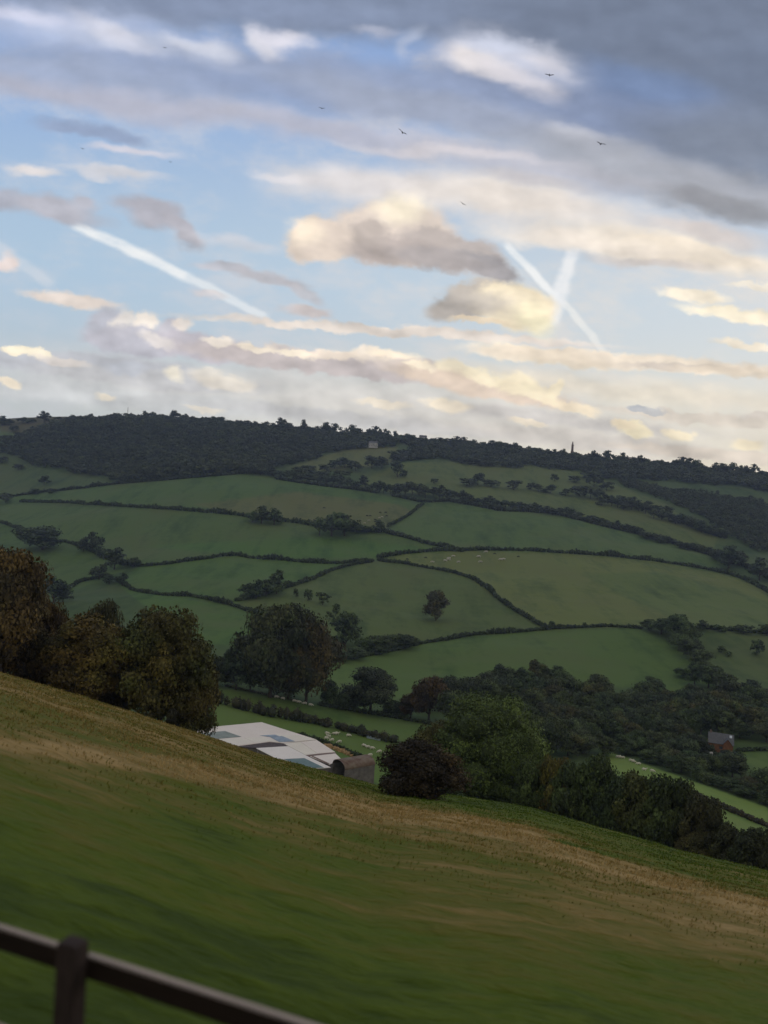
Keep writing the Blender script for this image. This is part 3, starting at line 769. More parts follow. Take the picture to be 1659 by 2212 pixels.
# ---- a hedge along a line of the photograph
def hedge(pts_px, height, width, label, color=G_DARK, autumn=0.0, name='hedge', dmin=125.0, gaps=(), ragged=.55, group='hedges between the fields', lift=0.0):
    height *= 1.15; P_ = []
    for (x0, y0), (x1, y1) in zip(pts_px[:-1], pts_px[1:]):
        n = max(1, int(math.hypot(x1 - x0, y1 - y0) / 7))
        for i in range(n):
            t = i / n; P_.append(at(x0 + (x1 - x0) * t, y0 + (y1 - y0) * t, dmin))
    P_.append(at(*pts_px[-1], dmin))
    P_ = np.array([[p.x, p.y] for p in P_])
    for _ in range(2): P_[1:-1] = (P_[:-2] + 2 * P_[1:-1] + P_[2:]) / 4
    seg = np.linalg.norm(np.diff(P_, axis=0), axis=1); cum = np.concatenate([[0], np.cumsum(seg)]); Ltot = cum[-1]
    dist = float(np.linalg.norm(P_, axis=1).mean())
    step = max(height * .42, dist * .0022)
    n = max(3, int(Ltot / step)); s = np.linspace(0, Ltot, n)
    rng = np.random.default_rng(int(abs(pts_px[0][0] * 7 + pts_px[0][1] * 13)) + 1)
    s = s + rng.uniform(-.3, .3, n) * step; s = np.clip(s, 0, Ltot)
    cx_, cy_ = np.interp(s, cum, P_[:, 0]), np.interp(s, cum, P_[:, 1])
    cx_ += rng.uniform(-.22, .22, n) * width; cy_ += rng.uniform(-.22, .22, n) * width
    hv = height * (1 + ragged * (vnoise(s * .05, s * 0 + 3.3, 2) * 2.0 + rng.uniform(-.4, .5, n)))
    cz = ground(cx_, cy_) + hv * .42
    leaf = max(.2, dist * .0012)
    nl = int(np.clip(width * 1.6 * height / (leaf * leaf) * .55, 18, 60))
    Vs, T, Q, var = [], [], [], []; off = 0
    bv, bf = ICO1
    for k in range(n):
        rk = rng.uniform(.65, 1.45); rad = np.array([max(width * .5, step * .75) * rk, max(width * .5, step * .75) * rk, hv[k] * .60]); lv = rng.uniform(0, .35)
        V = bv * rad * .9 * (1 + rng.uniform(-.18, .18, (len(bv), 1))) + [cx_[k], cy_[k], cz[k]]
        Vs.append(V); T.append(bf + off); off += len(V); var.append(np.full(len(V), lv))
        D = rdir(rng, nl); D[:, 2] = np.abs(D[:, 2]) - .25
        Pl = D * rad * rng.uniform(.85, 1.35, (nl, 1)) + [cx_[k], cy_[k], cz[k]]
        N_ = D + rng.normal(size=D.shape) * .5; N_ /= np.linalg.norm(N_, axis=1)[:, None]
        V, F = leaf_quads(Pl, N_, leaf, rng); Vs.append(V); Q.append(F + off); off += len(V)
        var.append(np.repeat(np.clip(lv + rng.uniform(0, .6, nl), 0, 1), 4))
    me = mesh_np(name, np.concatenate(Vs), np.concatenate(T), np.concatenate(Q), fol, np.concatenate(var))
    o = link(name, me); o.color = (color[0] * .72, color[1] * .72, color[2] * .78, 1 - autumn)
    return tag(o, label, 'hedge', group)

# ---- a wood that reads as one mass
def wood(poly, spacing, w, h, label, color, seed, d0=400, d1=1720, gaps=0.0, name='wood', thin=None, edge=0.0):
    rng = np.random.default_rng(seed)
    xs = [p[0] for p in poly]; ys = [p[1] for p in poly]
    # places on the land whose line of sight falls inside the outline
    us = [uv_of(x, y)[0] for x, y in poly]
    gx, gy = np.meshgrid(np.arange(min(us) * d1, max(us) * d1 + spacing, spacing) if min(us) < 0 else np.arange(min(us) * d0 - 5, max(us) * d1, spacing), np.arange(d0, d1, spacing))
    gx = gx + rng.uniform(-.42, .42, gx.shape) * spacing; gy = gy + rng.uniform(-.42, .42, gy.shape) * spacing
    gx, gy = gx.ravel(), gy.ravel(); gz = ground(gx, gy)
    px, py = px_of(gx / gy, gz / gy)
    ins = in_poly(px, py, poly)
    if gaps: ins &= (vnoise(gx * .012, gy * .012, seed) > gaps - .5)
    gx, gy, gz = gx[ins], gy[ins], gz[ins]
    tem = [crown_np(np.random.default_rng(200 + i), nlobe=8, nleaf=120, leaf=.085, bottom=.05) for i in range(6)]
    Vs, T, Q, var = [], [], [], []; off = 0
    for x, y, z in zip(gx, gy, gz):
        V, t_, q_, v_ = tem[rng.integers(6)]
        a = rng.uniform(0, 6.28); c, s = math.cos(a), math.sin(a); ww = w * rng.uniform(.7, 1.35); hh = h * rng.uniform(.7, 1.2) * (1 + .5 * float(vnoise(np.array(x * .02), np.array(y * .02), 4)))
        V2 = np.stack([(V[:, 0] * c - V[:, 1] * s) * ww + x, (V[:, 0] * s + V[:, 1] * c) * ww + y, V[:, 2] * hh + z - .4], 1)
        Vs.append(V2); T.append(t_ + off); Q.append(q_ + off); off += len(V); var.append(np.clip(v_ * .55 + .2 + rng.uniform(-.16, .22), 0, 1))
    print('wood', label[:30], len(gx))
    me = mesh_np(name, np.concatenate(Vs), np.concatenate(T), np.concatenate(Q), fol, np.concatenate(var))
    o = link(name, me); o.color = (*color, 1 - .10)
    return tag(o, label, 'wood', kind='stuff')

# ------------------------------------------------------------------ far woods
G_FAR = (.037, .049, .028)
wood([(-60,962),(20,958),(50,940),(95,925),(160,912),(250,904),(415,910),(620,930),(800,948),(860,952),(850,966),(767,970),(712,980),(658,998),(603,1012),(560,1026),(509,1024),(364,1036),(247,1043),(236,1032),(182,1028),(127,1017),(73,1010),(30,985),(-60,975)],
     11.5, 18, 13, 'dense dark broadleaved wood covering the steep slope at the upper left', G_FAR, 1, 1000)
wood([(860,950),(1040,969),(1245,992),(1450,1012),(1659,1033),(1720,1050),(1720,1078),(1659,1064),(1590,1052),(1500,1046),(1425,1040),(1354,1040),(1300,1036),(1258,1020),(1212,1016),(1152,1014),(1021,1007),(949,990),(876,998),(850,1000),(845,985),(900,975)],
     11.0, 17, 12, 'dark hanging wood along the ridge at the upper right', G_FAR, 2, 1000, gaps=.10)
wood([(1340,1038),(1440,1060),(1540,1072),(1600,1080),(1700,1096),(1700,1200),(1630,1192),(1600,1168),(1560,1152),(1520,1122),(1460,1092),(1400,1068),(1340,1050)],
     8.5, 10, 9.5, 'dark scrubby wood on the right slope below the ridge wood', G_FAR, 3, 700, 1400, gaps=.05)

# ------------------------------------------------------------------ hedges
hedge([(-30,1078),(22,1074),(73,1066),(164,1057),(250,1046),(364,1037),(509,1025),(549,1022)], 4.0, 3.5, 'hedge following the lower edge of the big left wood', G_FAR)
hedge([(44,1085),(145,1087),(255,1094),(364,1101),(473,1110),(520,1115),(560,1122),(621,1128),(658,1133),(700,1143),(767,1149),(836,1150)], 4.2, 3.2, 'long dark hedge below the topmost left field, joining two tree clumps', G_DARK)
hedge([(-30,1118),(0,1129),(47,1146),(93,1178),(138,1170),(164,1178),(215,1200),(247,1216)], 3.8, 3.2, 'hedge at the far left running down past the big round tree', G_DARK)
hedge([(260,1220),(302,1224),(364,1219),(437,1209),(480,1202),(509,1200),(549,1207),(603,1210),(676,1217),(730,1218),(767,1215),(803,1213)], 3.6, 3.2, 'hedge running level across the middle of the left fields', G_DARK)
hedge([(836,1139),(858,1128),(883,1114),(901,1099),(914,1090)], 3.2, 2.6, 'short hedge climbing right to the belt of trees from the upper junction', G_DARK)
hedge([(836,1152),(876,1161),(912,1172),(952,1181),(1000,1191)], 4.2, 5.0, 'thick short hedge falling right from the upper junction of hedges', G_DARK)
hedge([(1007,1190),(1058,1189),(1141,1190),(1230,1196),(1318,1202),(1425,1214),(1496,1225),(1567,1239),(1602,1250),(1630,1264),(1680,1292)], 4.0, 3.4, 'long dark hedge curving along the top of the large right field', G_DARK)
hedge([(818,1207),(858,1199),(912,1193),(960,1190),(1000,1192)], 4.6, 3.6, 'short thick hedge in the middle, left end of the long upper hedge', G_DARK)
hedge([(818,1212),(876,1219),(912,1226),(967,1235),(1014,1248),(1040,1263),(1065,1285),(1088,1304),(1123,1326),(1151,1343),(1176,1356)], 3.2, 3.0, 'hedge sweeping right and down round the field with the lone tree', G_DARK)
hedge([(803,1214),(752,1223),(712,1234),(676,1252),(621,1270),(585,1281),(546,1293),(509,1299)], 3.2, 3.0, 'hedge slanting down to the left from the central junction', G_DARK)
hedge([(255,1258),(291,1277),(346,1286),(418,1289),(466,1300),(509,1311),(553,1328),(603,1345),(657,1365),(705,1379),(745,1392)], 2.8, 2.6, 'hedge winding down across the lower left fields toward the big bush', G_DARK)
hedge([(233,1246),(204,1251),(171,1258),(146,1274),(120,1290)], 3.0, 2.8, 'short hedge at the left linking the dark clump to a tree', G_DARK)
hedge([(719,1430),(785,1419),(858,1405),(912,1390),(967,1383),(1021,1372),(1097,1368),(1176,1361),(1212,1358),(1318,1354),(1382,1358)], 2.6, 2.8, 'long hedge along the top of the lowest broad green field', G_DARK)
hedge([(1505,1358),(1556,1361),(1606,1366),(1680,1372)], 2.6, 2.6, 'hedge of bushes at the right edge level with the lowest broad field', G_DARK)
hedge([(470,1519),(494,1526),(566,1544),(639,1558),(712,1570),(785,1589),(846,1604)], 3.6, 3.0, 'rough brown and green hedge behind the white barn roofs', (.046,.056,.030), .25, ragged=.5)
hedge([(488,1483),(592,1506),(640,1516)], .7, .6, 'low trimmed hedge along the field edge left of the big trees', (.075,.085,.05), 0)
hedge([(690,1524),(777,1540),(850,1551),(930,1566)], 1.6, 1.6, 'low dark hedge beyond the oak, leading to the reddish trees', G_DARK)
hedge([(640,1592),(690,1604),(740,1624),(778,1640)], 1.5, 1.6, 'low dark hedge beside the straw at the end of the barns', G_DARK)
hedge([(1464,1706),(1520,1730),(1580,1755),(1640,1780),(1690,1800)], 1.5, 1.5, 'low clipped hedge crossing the bright field at the lower right', (.055,.055,.034), .2)
hedge([(1590,1624),(1659,1622),(1690,1622)], 1.4, 1.4, 'dark hedge above the small field beside the brown house', G_DARK)
hedge([(1300,1083),(1343,1090),(1397,1101),(1443,1115),(1478,1132),(1514,1147),(1567,1164)], 5.0, 6.0, 'tall overgrown hedge slanting down the rough right pasture', G_FAR)
hedge([(1574,1216),(1602,1222),(1640,1240),(1690,1268)], 4.5, 4.0, 'tall hedge at the right edge below the dark clump', G_FAR)
hedge([(600,1036),(694,1050),(767,1058),(815,1066)], 5.0, 6.0, 'tall hedge at the foot of the scrub belt above the top field', G_FAR)
hedge([(850,1072),(912,1086),(967,1083),(1032,1094),(1076,1104),(1141,1106),(1194,1110),(1247,1123),(1318,1141),(1389,1157),(1460,1176),(1531,1199),(1574,1218)], 4.6, 4.5, 'long tall hedge along the top of the upper right field', G_FAR)

# ------------------------------------------------------------------ far and middle trees
sky_trees = [(7,896,22,20),(20,897,16,14),(51,897,22,13),(72,897,18,9),(96,899,26,21),(127,901,14,9),(160,902,20,10),(195,903,13,12),
 (313,906,20,17),(331,907,22,18),(350,907,16,12),(375,909,26,23),(398,911,20,18),(417,912,18,12)]
x_ = 440
rr2 = random.Random(3)
while x_ < 1655:
    yb = float(np.interp(x_, [415,620,830,1040,1245,1450,1659], [912,931,951,969,993,1013,1033]))
    sky_trees.append((x_, yb + 2, rr2.uniform(18, 34), rr2.uniform(10, 25) * (1.15 if x_ > 600 else .75))); x_ += rr2.uniform(11, 21)
row_of_trees(sky_trees, 'tree standing up against the sky on the far ridge', 'trees along the ridge skyline', kind='far', color=G_FAR, dmin=900)

belt = []
for (x0, y0), (x1, y1), hh in [((549,1028),(810,1064),20), ((1290,1084),(1565,1166),20), ((815,1066),(1000,1086),24), ((1000,1088),(1247,1120),14), ((1247,1122),(1574,1216),13)]:
    x = x0
    while x < x1:
        t = (x - x0) / (x1 - x0); belt.append((x, y0 + (y1 - y0) * t - rr2.uniform(0, 8), rr2.uniform(20, 32), hh * rr2.uniform(.7, 1.3))); x += rr2.uniform(12, 18)
row_of_trees(belt, 'dark tree in the belt above the upper fields', 'belt of trees above the upper fields', kind='far', color=G_FAR, dmin=700)
scrub = [(723,1012,28,16),(745,1010,30,18),(768,1018,28,18),(803,1012,30,22),(825,1012,28,22),(858,1031,34,30),(700,1020,26,14),(640,1022,24,12),(665,1020,26,13),(738,1032,30,14),(690,1036,30,16),(655,1030,30,16),
 (938,1045,12,10),(1032,1048,28,22),(1008,1050,34,14),(1060,1052,30,13),(1109,1058,26,18),(1147,1058,20,13),(1198,1040,15,13),(1163,1062,26,14),(1188,1066,26,16),(1222,1071,22,13),
 (1252,1072,30,20),(1275,1078,34,22),(1240,1042,26,12),(1283,1052,32,26),(1270,1036,30,16),(1310,1060,26,16),(1300,1092,22,12),(1343,1090,22,16),(1397,1101,24,16),(1420,1108,20,14),(1443,1116,24,18),(1478,1132,26,16),(1514,1148,26,18),(1545,1156,28,18),(940,1062,16,6),(1370,1080,14,6),(1440,1098,10,5)]
scrub = [(x, y, w * 1.3, h * 1.3) for x, y, w, h in scrub]
row_of_trees(scrub, 'bush scattered over the rough upper pasture', 'bushes on the rough upper pasture', kind='farbush', name='bush', cat='bush', color=G_FAR, dmin=700)
row_of_trees([(10,905,30,12),(60,915,26,12),(120,918,24,12),(30,930,26,12),(90,938,30,14),(5,1000,30,16),(40,1015,24,14),(95,1048,30,22),(75,1068,26,14),(112,1066,22,12),(12,1086,36,22)], 'bush on the rough ground at the upper left edge', 'bushes at the upper left edge', kind='farbush', name='bush', cat='bush', color=G_FAR, dmin=700)
row_of_trees([(545,1128,32,24),(565,1131,46,36),(592,1134,38,34)], 'tree of the small clump below the top left field', 'small clump on the long hedge', kind='far', color=G_DARK)
row_of_trees([(690,1157,40,38),(716,1158,64,50),(744,1158,48,44),(770,1150,34,20),(792,1151,26,16),(818,1151,30,26)], 'dark tree of the large clump near the upper hedge junction', 'large clump near the hedge junction', kind='far', color=G_DARK)
tree_px(91, 1188, 90, 54, 'very large round dark tree on the hedge at the far left', kind='bush', color=G_BLUE)
row_of_trees([(180,1192,30,26),(200,1194,32,42),(216,1205,28,24),(247,1230,52,44),(287,1226,32,22),(214,1252,34,34),(236,1262,30,20),(264,1266,26,26),(116,1302,58,60),(136,1300,36,26)], 'dark tree of the straggling clump at the left', 'straggling clump on the left hedges', kind='far', color=G_BLUE)
row_of_trees([(533,1294,40,32),(553,1293,42,38),(575,1288,38,34),(597,1284,44,48)], 'tree of the four at the foot of the slanting hedge', 'clump on the slanting hedge', kind='far', color=G_DARK)
row_of_trees([(639,1290,15,20),(665,1298,22,28),(697,1307,31,30)], 'small round bush of three in a row in the middle field', 'three bushes in a row', kind='farbush', name='bush', cat='bush', color=G_DARK)
row_of_trees([(712,1338,20,18),(725,1332,24,28)], 'small bush beside the big bush in the middle field', 'two bushes by the big bush', kind='farbush', name='bush', cat='bush', color=G_DARK)
tree_px(941, 1341, 58, 62, 'lone round tree standing in the open middle field', kind='bush', color=(.040,.046,.026), autumn=.3)
tree_px(744, 1396, 78, 70, 'big spreading bush at the end of the winding hedge', kind='bush', color=G_DARK, name='bush', cat='bush')
row_of_trees([(786,1412,44,36),(814,1412,54,46),(845,1402,44,34),(873,1401,54,36),(735,1428,44,24),(765,1424,50,28)], 'dark bush in the overgrown hedge corner', 'overgrown hedge corner', kind='bush', name='bush', cat='bush', color=G_DARK)
row_of_trees([(1190,1358,20,18),(1262,1356,12,12),(1108,1366,18,12)], 'small round bush growing out of the long lower hedge', 'bushes in the long lower hedge', kind='farbush', name='bush', cat='bush', color=G_DARK)
row_of_trees([(1402,1362,34,24),(1428,1370,46,34),(1462,1382,60,54),(1488,1392,42,46),(1466,1404,44,38),(1490,1422,50,42),(1512,1446,50,42),(1500,1480,50,48),(1530,1486,62,48),(1560,1492,56,40),(1478,1464,44,20),(1585,1498,40,24)], 'tree in the thick line down the right fields', 'line of trees down the right fields', kind='round', color=G_DARK)
row_of_trees([(1518,1362,34,24),(1553,1365,30,16),(1606,1370,36,22),(1656,1374,34,28)], 'dark bush along the hedge at the right edge', 'bushes on the right edge hedge', kind='farbush', name='bush', cat='bush', color=G_DARK)
row_of_trees([(1558,1411,20,16),(1573,1419,20,11),(1635,1416,34,36)], 'bush standing alone on the right slope', 'bushes on the right slope', kind='farbush', name='bush', cat='bush', color=G_DARK)
tree_px(1407, 1499, 46, 38, 'round dark bush alone in the corner of the lowest broad field', kind='bush', color=G_BLUE, name='bush', cat='bush')
tree_px(1622, 1508, 46, 44, 'round dark bush near the right edge above the valley trees', kind='bush', color=G_BLUE, name='bush', cat='bush')
row_of_trees([(1552,1212,34,26),(1574,1228,58,46),(1597,1222,40,30),(1640,1254,54,46)], 'dark tree at the right end of the upper fields', 'clump at the right end of the upper fields', kind='far', color=G_BLUE)

# ------------------------------------------------------------------ trees of the valley
VB = [(985,1515),(1070,1490),(1180,1486),(1250,1492),(1320,1508),(1345,1524),(1440,1530),(1531,1520),(1680,1532),(1700,1760),(1659,1738),(1500,1686),(1420,1658),(1335,1632),(1180,1640),(1090,1600)]
vr = random.Random(11); vt = []
y = 1494; k = 0
while y < 1760:
    x = 985 + (k % 2) * 17
    while x < 1690:
        xx, yy_ = x + vr.uniform(-9, 9), y + vr.uniform(-7, 7)
        if in_poly(np.array([xx]), np.array([yy_]), VB)[0] and not (1500 < xx < 1606 and 1602 < yy_ < 1668) and not (xx > 1585 and 1618 < yy_ < 1712):
            vt.append((xx, yy_))
        x += 37
    y += 19; k += 1
vt.sort(key=lambda t: (round(t[1] / 45), t[0]))
rowname = {}
for i, (x, y) in enumerate(vt):
    s = vr.uniform(.8, 1.2); r_ = int(round(y / 45)); rowname.setdefault(r_, 0); rowname[r_] += 1
    where = {33: 'at the top edge of the valley wood', 34: 'in the upper part of the valley wood', 35: 'in the middle of the valley wood', 36: 'low in the valley wood', 37: 'at the foot of the valley wood', 38: 'in the last row beyond the bright field', 39: 'in the corner beyond the bright field'}.get(r_, 'in the valley wood')
    tone = vr.choice([G_DARK, G_DARK, G_BLUE, (.042,.058,.028), (.046,.060,.032)]); au = vr.choice([0, 0, 0, .15, .45])
    tree_px(x, y, 54 * s, 50 * s * vr.uniform(.85, 1.15), f"{'rust-tinged' if au > .3 else 'dark green'} tree {where}, {ordinal(rowname[r_])}", kind='round', color=tone, autumn=au, group='trees of the valley wood')
row_of_trees([(x, 1632 + (x - 1333) * .352 - 7 - (i % 3) * 5, 30 + (i % 4) * 5, 24 + (i * 7 % 5) * 4) for i, x in enumerate(range(1352, 1680, 17)) if not 1508 < x < 1600], 'low tree along the far edge of the bright right field', 'trees along the edge of the bright field', kind='round', color=G_DARK)
row_of_trees([(1512,1688,36,24),(1530,1694,40,26),(1550,1700,40,24),(1572,1708,44,28),(1594,1714,40,28)], 'low bush along the bright field below the brown house', 'low bushes below the brown house', kind='bush', name='bush', cat='bush', color=G_DARK)
row_of_trees([(1525,1668,44,38),(1560,1672,50,44),(1592,1664,44,40),(1540,1648,40,30),(1576,1648,40,30)], 'dark bush in front of the brown house', 'bushes in front of the brown house', kind='bush', name='bush', cat='bush', color=G_BLUE)

cr1 = crown_mesh(301, nlobe=34, nleaf=9000, leaf=.021, bottom=.12, flat=.0); tr1 = trunk_mesh(71, .14, .028, 7)
cr2 = crown_mesh(302, nlobe=30, nleaf=9000, leaf=.021, bottom=.10); tr2 = trunk_mesh(72, .12, .026, 7)
tree_px(583, 1507, 138, 208, 'tall dark green tree, left of the big pair on the bank', crown=cr1, trunk=tr1, color=(.036,.046,.024), autumn=.15)
tree_px(660, 1519, 128, 182, 'broad tree with brownish patches, right of the big pair', crown=cr2, trunk=tr2, color=(.040,.044,.022), autumn=.55)
tree_px(622, 1512, 100, 150, 'smaller tree between the big pair on the bank', crown=cr1, trunk=tr2, color=(.034,.042,.022), autumn=.35)
row_of_trees([(470,1483,64,66),(510,1490,70,88),(540,1494,60,70),(455,1478,40,50)], 'bluish dark tree behind the left of the big pair', 'trees behind the big pair', kind='round', color=G_BLUE)
tree_px(503, 1478, 30, 26, 'small pale dome-shaped bush left of the big pair', kind='bush', color=(.10,.09,.07), name='bush', cat='bush')
tree_px(418, 1532, 36, 18, 'small tan dry bush at the foot of the autumn trees', kind='bush', color=(.13,.11,.06), name='bush', cat='bush')
tree_px(799, 1542, 106, 96, 'dark oak with a short trunk standing alone near the barns', kind='oak', color=(.028,.036,.024))
row_of_trees([(712,1530,44,70),(738,1534,40,34),(762,1534,36,22),(845,1546,50,36),(868,1548,40,26)], 'low dark shrub behind the lone oak', 'shrubs behind the lone oak', kind='bush', name='bush', cat='bush', color=G_DARK)
tree_px(926, 1558, 84, 98, 'rust-brown tree with a thick trunk behind the bright green tree', kind='round', color=(.046,.038,.026), autumn=.7, variant=1)
tree_px(887, 1552, 56, 56, 'small reddish tree right of the lone oak', kind='round', color=(.046,.036,.026), autumn=.7)
row_of_trees([(916,1532,56,52),(963,1536,66,76),(1000,1530,60,66)], 'dark tree behind the rust-brown tree', 'dark trees behind the rust-brown tree', kind='round', color=G_BLUE)
for i, it in enumerate([(975,1570,70,76,G_DARK,.2),(1010,1585,60,60,G_DARK,0),(1180,1640,80,90,G_DARK,.1),(1140,1620,70,80,G_MID,0)]):
    tree_px(it[0], it[1], it[2], it[3], ['dull green tree against the left of the bright tree','dark tree hidden behind the bright tree','dark green tree right of the bright tree','mid green tree just right of the bright crown'][i], kind='round', color=it[4], autumn=it[5])

# ------------------------------------------------------------------ trees on the brow of the near slope
crA = crown_mesh(311, nlobe=40, nleaf=15000, leaf=.018, bottom=.10, dome=.8); trA = trunk_mesh(81, .22, .034, 7)
crB = crown_mesh(312, nlobe=40, nleaf=15000, leaf=.019, bottom=.07, dome=.7); trB = trunk_mesh(82, .14, .026, 7)
crC = crown_mesh(313, nlobe=46, nleaf=19000, leaf=.0165, bottom=.06, dome=.7); trC = trunk_mesh(83, .14, .030, 8)
crD = crown_mesh(314, nlobe=46, nleaf=17000, leaf=.018, bottom=.02, dome=.8); trD = trunk_mesh(84, .10, .024, 8)
crE = crown_mesh(315, nlobe=60, nleaf=24000, leaf=.0115, bottom=.03, dome=.8)
tree_d(-8, 100, 1178, 185, 'dark red-brown tree cut by the left edge of the photo', crown=crA, trunk=trA, color=(.042,.034,.018), autumn=.6, rot=.4)
tree_d(84, 112, 1300, 100, 'reddish tree wedged behind the one at the left edge', crown=crB, trunk=trB, color=(.038,.032,.017), autumn=.7, rot=2)
tree_d(172, 106, 1348, 170, 'orange and olive autumn tree, middle of the three on the brow', crown=crB, trunk=trB, color=(.075,.068,.022), autumn=.62, rot=1)
tree_d(212, 128, 1296, 84, 'dark green treetop showing behind the autumn trees', crown=crA, trunk=trA, color=(.034,.042,.022), autumn=.3, rot=3)
tree_d(349, 108, 1324, 188, 'large dome-shaped autumn tree turning from green to orange', crown=crC, trunk=trC, color=(.056,.066,.022), autumn=.5, rot=1.9)
tree_d(268, 112, 1378, 110, 'brown-green tree filling the gap between the two autumn trees', crown=crB, trunk=trB, color=(.050,.052,.020), autumn=.6, rot=5, sink=1.5)
tree_d(418, 110, 1400, 96, 'olive lower crown on the right side of the dome-shaped tree', crown=crD, trunk=trB, color=(.050,.056,.020), autumn=.45, rot=2.5, sink=1.0)
tree_d(40, 106, 1330, 110, 'dark rusty undergrowth tree at the foot of the left edge tree', crown=crD, trunk=trB, color=(.034,.030,.016), autumn=.6, rot=3.5, sink=1.0)
tree_d(372, 103, 1524, 26, 'small black bush at the foot of the dome-shaped tree', kind='bush', color=(.03,.03,.02), name='bush', cat='bush')
tree_d(1062, 140, 1512, 225, 'bright green bushy tree beside the dark red bush', crown=crE, trunk=trC, color=(.058,.084,.024), autumn=0, rot=2.2)
tree_d(1120, 134, 1580, 130, 'green lower bough-like tree right under the bright tree', crown=crE, trunk=trD, color=(.052,.080,.021), rot=.7)
tree_d(955, 146, 1572, 110, 'olive green tree between the bright tree and the red bush', crown=crB, trunk=trB, color=(.060,.072,.028), autumn=.3, rot=4)
tree_d(915, 62, 1612, 165, 'dark red-leaved bush on the brow of the slope', crown=crD, trunk=trD, color=(.017,.014,.009), autumn=.36, name='bush', cat='bush', rot=1.5)
near_belt = [(1165,122,1640,92,(.040,.058,.022),.0),(1212,120,1632,76,(.075,.075,.022),.55),(1250,118,1655,90,G_DARK,.1),(1300,115,1640,100,(.042,.060,.022),.05),(1345,113,1668,100,G_DARK,.05),(1392,111,1668,110,(.042,.056,.022),.15),
             (1440,109,1684,104,(.038,.054,.022),.08),(1485,107,1692,100,(.036,.050,.022),.05),(1528,104,1712,92,(.040,.044,.022),.2),(1560,102,1752,60,(.038,.044,.022),.2)]
for i, (x, d, yt, w, c, au) in enumerate(near_belt):
    tree_d(x, d, yt, w, f"{['green','yellow-tinged','dark','green','dull','olive','olive','green','brownish','low brownish'][i]} tree in the shelter belt on the right brow, {ordinal(i + 1)}", kind='beltA', sink=2.6, color=c, autumn=au, group='shelter belt on the right brow')
for i, (x, d, yt, w, c, au) in enumerate([(1522,101,1806,60,(.060,.058,.024),.3),(1600,99,1782,84,(.036,.042,.022),.15),(1655,96,1784,96,(.038,.044,.022),.15)]):
    tree_d(x, d, yt, w, ['yellowish low bush at the foot of the shelter belt','brown-green bush, left of two at the lower right edge','brown-green bush cut by the right edge of the photo'][i], kind='beltA', sink=2.6, color=c, autumn=au, name='bush', cat='bush')

# ------------------------------------------------------------------ farm buildings
def simple_mat(name, c0, c1, scale=3.0, rough=.8, spec=.2, coords='Object', stretch=(1, 1, 1), metal=0.0, bump=0.0, wave=None):
    m, t, b = material(name, rough, spec)
    mp = tn(t, 'ShaderNodeMapping', {0: tn(t, 'ShaderNodeTexCoord').outputs[coords]}); mp.inputs['Scale'].default_value = stretch
    n = tn(t, 'ShaderNodeTexNoise', {'Vector': mp.outputs[0], 'Scale': scale, 'Detail': 6.0, 'Roughness': .6}).outputs['Fac']
    t.links.new(ramp(t, n, [(.3, c0), (.7, c1)]), b.inputs['Base Color'])
    b.inputs['Metallic'].default_value = metal
    if wave:
        wv = tn(t, 'ShaderNodeTexWave', {'Vector': tn(t, 'ShaderNodeTexCoord').outputs[coords], 'Scale': wave}, wave_type='BANDS').outputs['Fac']
        bp = tn(t, 'ShaderNodeBump', {'Height': wv, 'Strength': .35, 'Distance': .05}); t.links.new(bp.outputs[0], b.inputs['Normal'])
    elif bump:
        bp = tn(t, 'ShaderNodeBump', {'Height': n, 'Strength': bump, 'Distance': .05}); t.links.new(bp.outputs[0], b.inputs['Normal'])
    return m
M_ROOF = simple_mat('painted_sheet_roof', (.70, .63, .56), (.77, .70, .63), .2, .55, wave=2.6)
M_CREAM = simple_mat('cream_sheet_roof', (.68, .63, .54), (.76, .71, .61), .2, .55, wave=2.6)
M_PALE = simple_mat('pale_grey_roof', (.73, .68, .64), (.80, .76, .71), .2, .55, wave=2.6)
M_GREENP = simple_mat('green_translucent_sheet', (.17, .20, .175), (.25, .285, .25), .6, .4, wave=2.6)
M_TEAL = simple_mat('teal_translucent_sheet', (.105, .165, .165), (.16, .235, .23), .6, .4, wave=2.6)
M_BLUE = simple_mat('blue_translucent_sheet', (.20, .26, .33), (.33, .40, .47), .7, .4, wave=2.6)
M_BROWN = simple_mat('brown_weathered_sheet', (.060, .050, .050), (.115, .095, .095), 1.2, .9)
M_GAP = simple_mat('rusty_gutter', (.11, .075, .065), (.24, .17, .15), 1.5, .9)
M_BLOCK = simple_mat('concrete_block_wall', (.12, .11, .105), (.24, .22, .21), .8, .9, bump=.3)
M_RUST = simple_mat('rusted_corrugated_iron', (.11, .060, .042), (.21, .18, .14), .6, .85, wave=3.0)
M_DARKIN = simple_mat('dark_shed_interior', (.015, .015, .016), (.04, .04, .042), 2, .95)
M_TIMBER = simple_mat('grey_timber', (.10, .085, .075), (.26, .23, .21), 3, .9)
M_STRAW = simple_mat('straw', (.20, .13, .06), (.44, .30, .15), 2.5, .95, bump=.8)

